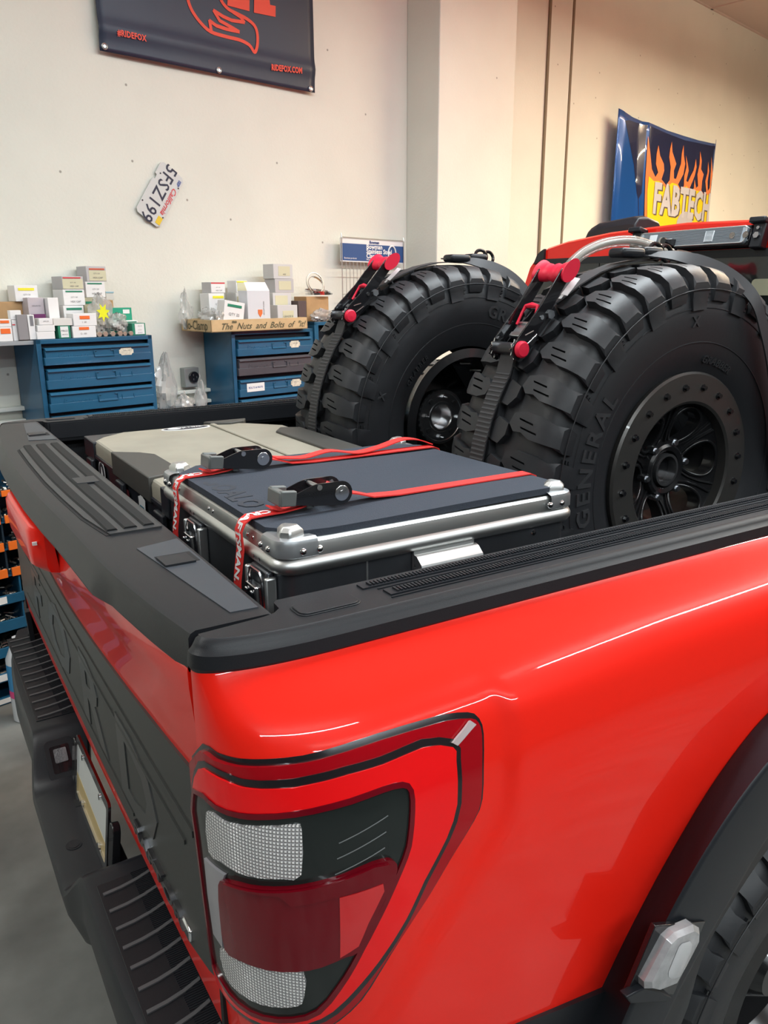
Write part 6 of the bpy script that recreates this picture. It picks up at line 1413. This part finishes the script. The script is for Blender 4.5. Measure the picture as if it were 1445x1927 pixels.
# painted bonnet on the right part of the wall
HZ = [(1168, 203), (1176, 212), (1187, 221), (1210, 233), (1240, 248), (1270, 258), (1300, 266), (1330, 271), (1346, 272), (1351, 262)]
HD = 3.80
HP = [wp(x, y, HD) for x, y in HZ]; HU0, HU1 = HP[0][0], HP[-1][0]
def hzt(u_):
    for a, b in zip(HP, HP[1:]):
        if u_ <= b[0]: t = (u_-a[0])/(b[0]-a[0]); return a[1]+(b[1]-a[1])*t
    return HP[-1][1]
def hoodP(u_, z_, o=0):
    a = (u_-HU0)/(HU1-HU0); e = min(a, 1-a)
    d_ = HD-.05*sin(pi*a)-(.03 if .17 < a < .95 else 0)*min(1, (min(a-.17, .95-a))/.03 if .17 < a < .95 else 0)+(.02*(1-e/.04)**2 if e < .04 else 0)
    return Vector((u_, d_-o, z_))
hood = wthing('painted_bonnet', 'blue truck bonnet painted with flames and the word FABTECH, mounted on wall', 'bonnet', (HU0+HU1)/2, 3.8, 2.0)
HB = mat('candy_blue_paint', (.012, .085, .33), .18, coat=1, metal=.2)
HN = mat('navy_gloss', (.020, .025, .065), .16, coat=1)
mb = MB(WR); mb.grid(lambda a, b: hoodP(HU0+(HU1-HU0)*a, 1.95+(hzt(HU0+(HU1-HU0)*a)-1.95)*b), 100, 20); hsk = mb.build('bonnet_skin', HB, hood, ang=50); sd_ = hsk.modifiers.new('t', 'SOLIDIFY'); sd_.thickness = .004; sd_.offset = 0
mb = MB(WR); mb.b2((HU0+.5, 3.74, 2.2), (HU1-.3, 3.93, 2.25)); mb.b2((HU0+.5, 3.74, 2.8), (HU1-.3, 3.93, 2.85)); mb.build('mounting_batten', DARK, hood)
ul = wp(1214, 400, HD-.07)[0]
zh = lambda L: [wp(980+x/3.107, 180+y/3.107, HD-.07) for x, y in L]
def onhood(name, L, m, off, st=.05):
    mb = MB(WR); mb.patch(L, lambda a, b, o: hoodP(a, b, o), depth=0, step=st, off=off); return mb.build(name, m, hood)
nav = zh([(700, 760), (705, 600), (690, 400), (650, 140), (668, 136), (750, 172), (850, 222), (950, 262), (1050, 280), (1125, 292), (1150, 292), (1140, 500), (1130, 760)])
nav = [(x, min(z_, hzt(x)-.02)) for x, z_ in nav]
onhood('navy_panel', nav, HN, .004)
base_ = [(722, 790), (724, 640), (730, 480), (738, 360), (747, 235), (756, 330), (764, 430), (782, 476), (797, 450), (786, 400), (790, 340), (800, 290), (808, 350), (828, 400), (830, 440), (815, 490), (840, 524), (860, 495), (866, 420), (858, 360), (864, 310), (873, 270), (876, 330), (898, 400), (884, 440), (884, 485), (896, 488), (908, 450), (925, 400), (930, 340), (941, 290), (942, 350), (950, 400), (940, 460), (908, 520), (922, 548), (943, 530), (945, 470), (958, 420), (955, 350), (966, 400), (972, 440), (957, 500), (968, 506), (985, 470), (1002, 440), (1010, 410), (1018, 370), (1022, 420), (1010, 470), (980, 540), (992, 563), (1006, 540), (1010, 490), (1020, 540), (1033, 530), (1028, 460), (1042, 400), (1045, 325), (1056, 380), (1052, 430), (1070, 460), (1060, 500), (1056, 555), (1075, 578), (1090, 560), (1082, 500), (1096, 450), (1100, 385), (1108, 440), (1098, 500), (1100, 558), (1112, 540), (1120, 450), (1122, 355), (1132, 440), (1134, 560), (1132, 790)]
onhood('orange_flames', zh(base_), mat('flame_orange', (.80, .22, .07), .3, coat=1), .008, .03)
yel = [(734, 790), (737, 560), (746, 470), (772, 500), (800, 500), (836, 540), (872, 510), (900, 520), (922, 562), (958, 530), (990, 578), (1020, 555), (1046, 560), (1075, 594), (1106, 575), (1124, 570), (1122, 790)]
onhood('yellow_field', zh(yel), mat('flame_yellow', (.85, .60, .02), .3, coat=1), .011, .04)
for nm, dx, dz, off, m in (('word_shadow', 7, 8, .013, mat('word_shadow', (.10, .08, .06), .4)), ('word_lettering', 0, 0, .016, mat('word_silver', (.52, .52, .55), .3, coat=1))):
    a = wp(980+(768+dx)/3.107, 180+(608+dz)/3.107, HD-.07); b = wp(980+(1108+dx)/3.107, 180+(665+dz)/3.107, HD-.07)
    vs, fs = text_geo('FABTECH', .3, bold=.012, space=1.05); x0_ = min(v.x for v in vs); x1_ = max(v.x for v in vs)
    mb = MB(WR); hgt = .26
    mb.add([hoodP(a[0]+(b[0]-a[0])*(v.x-x0_)/(x1_-x0_), a[1]+(b[1]-a[1])*(v.x-x0_)/(x1_-x0_)+v.y*1.15, off) for v in vs], fs); mb.build(nm, m, hood)
mb = MB(WR); c_ = wp(980+945/3.107, 180+765/3.107, HD-.07); mb.ext([(c_[0]+.17*cos(2*pi*k/28), c_[1]+.13*sin(2*pi*k/28)) for k in range(28)], 0, .002, lambda x, y, z: hoodP(x, y, .013+z)); mb.build('grey_oval', mat('oval_grey', (.4, .4, .42), .3), hood)
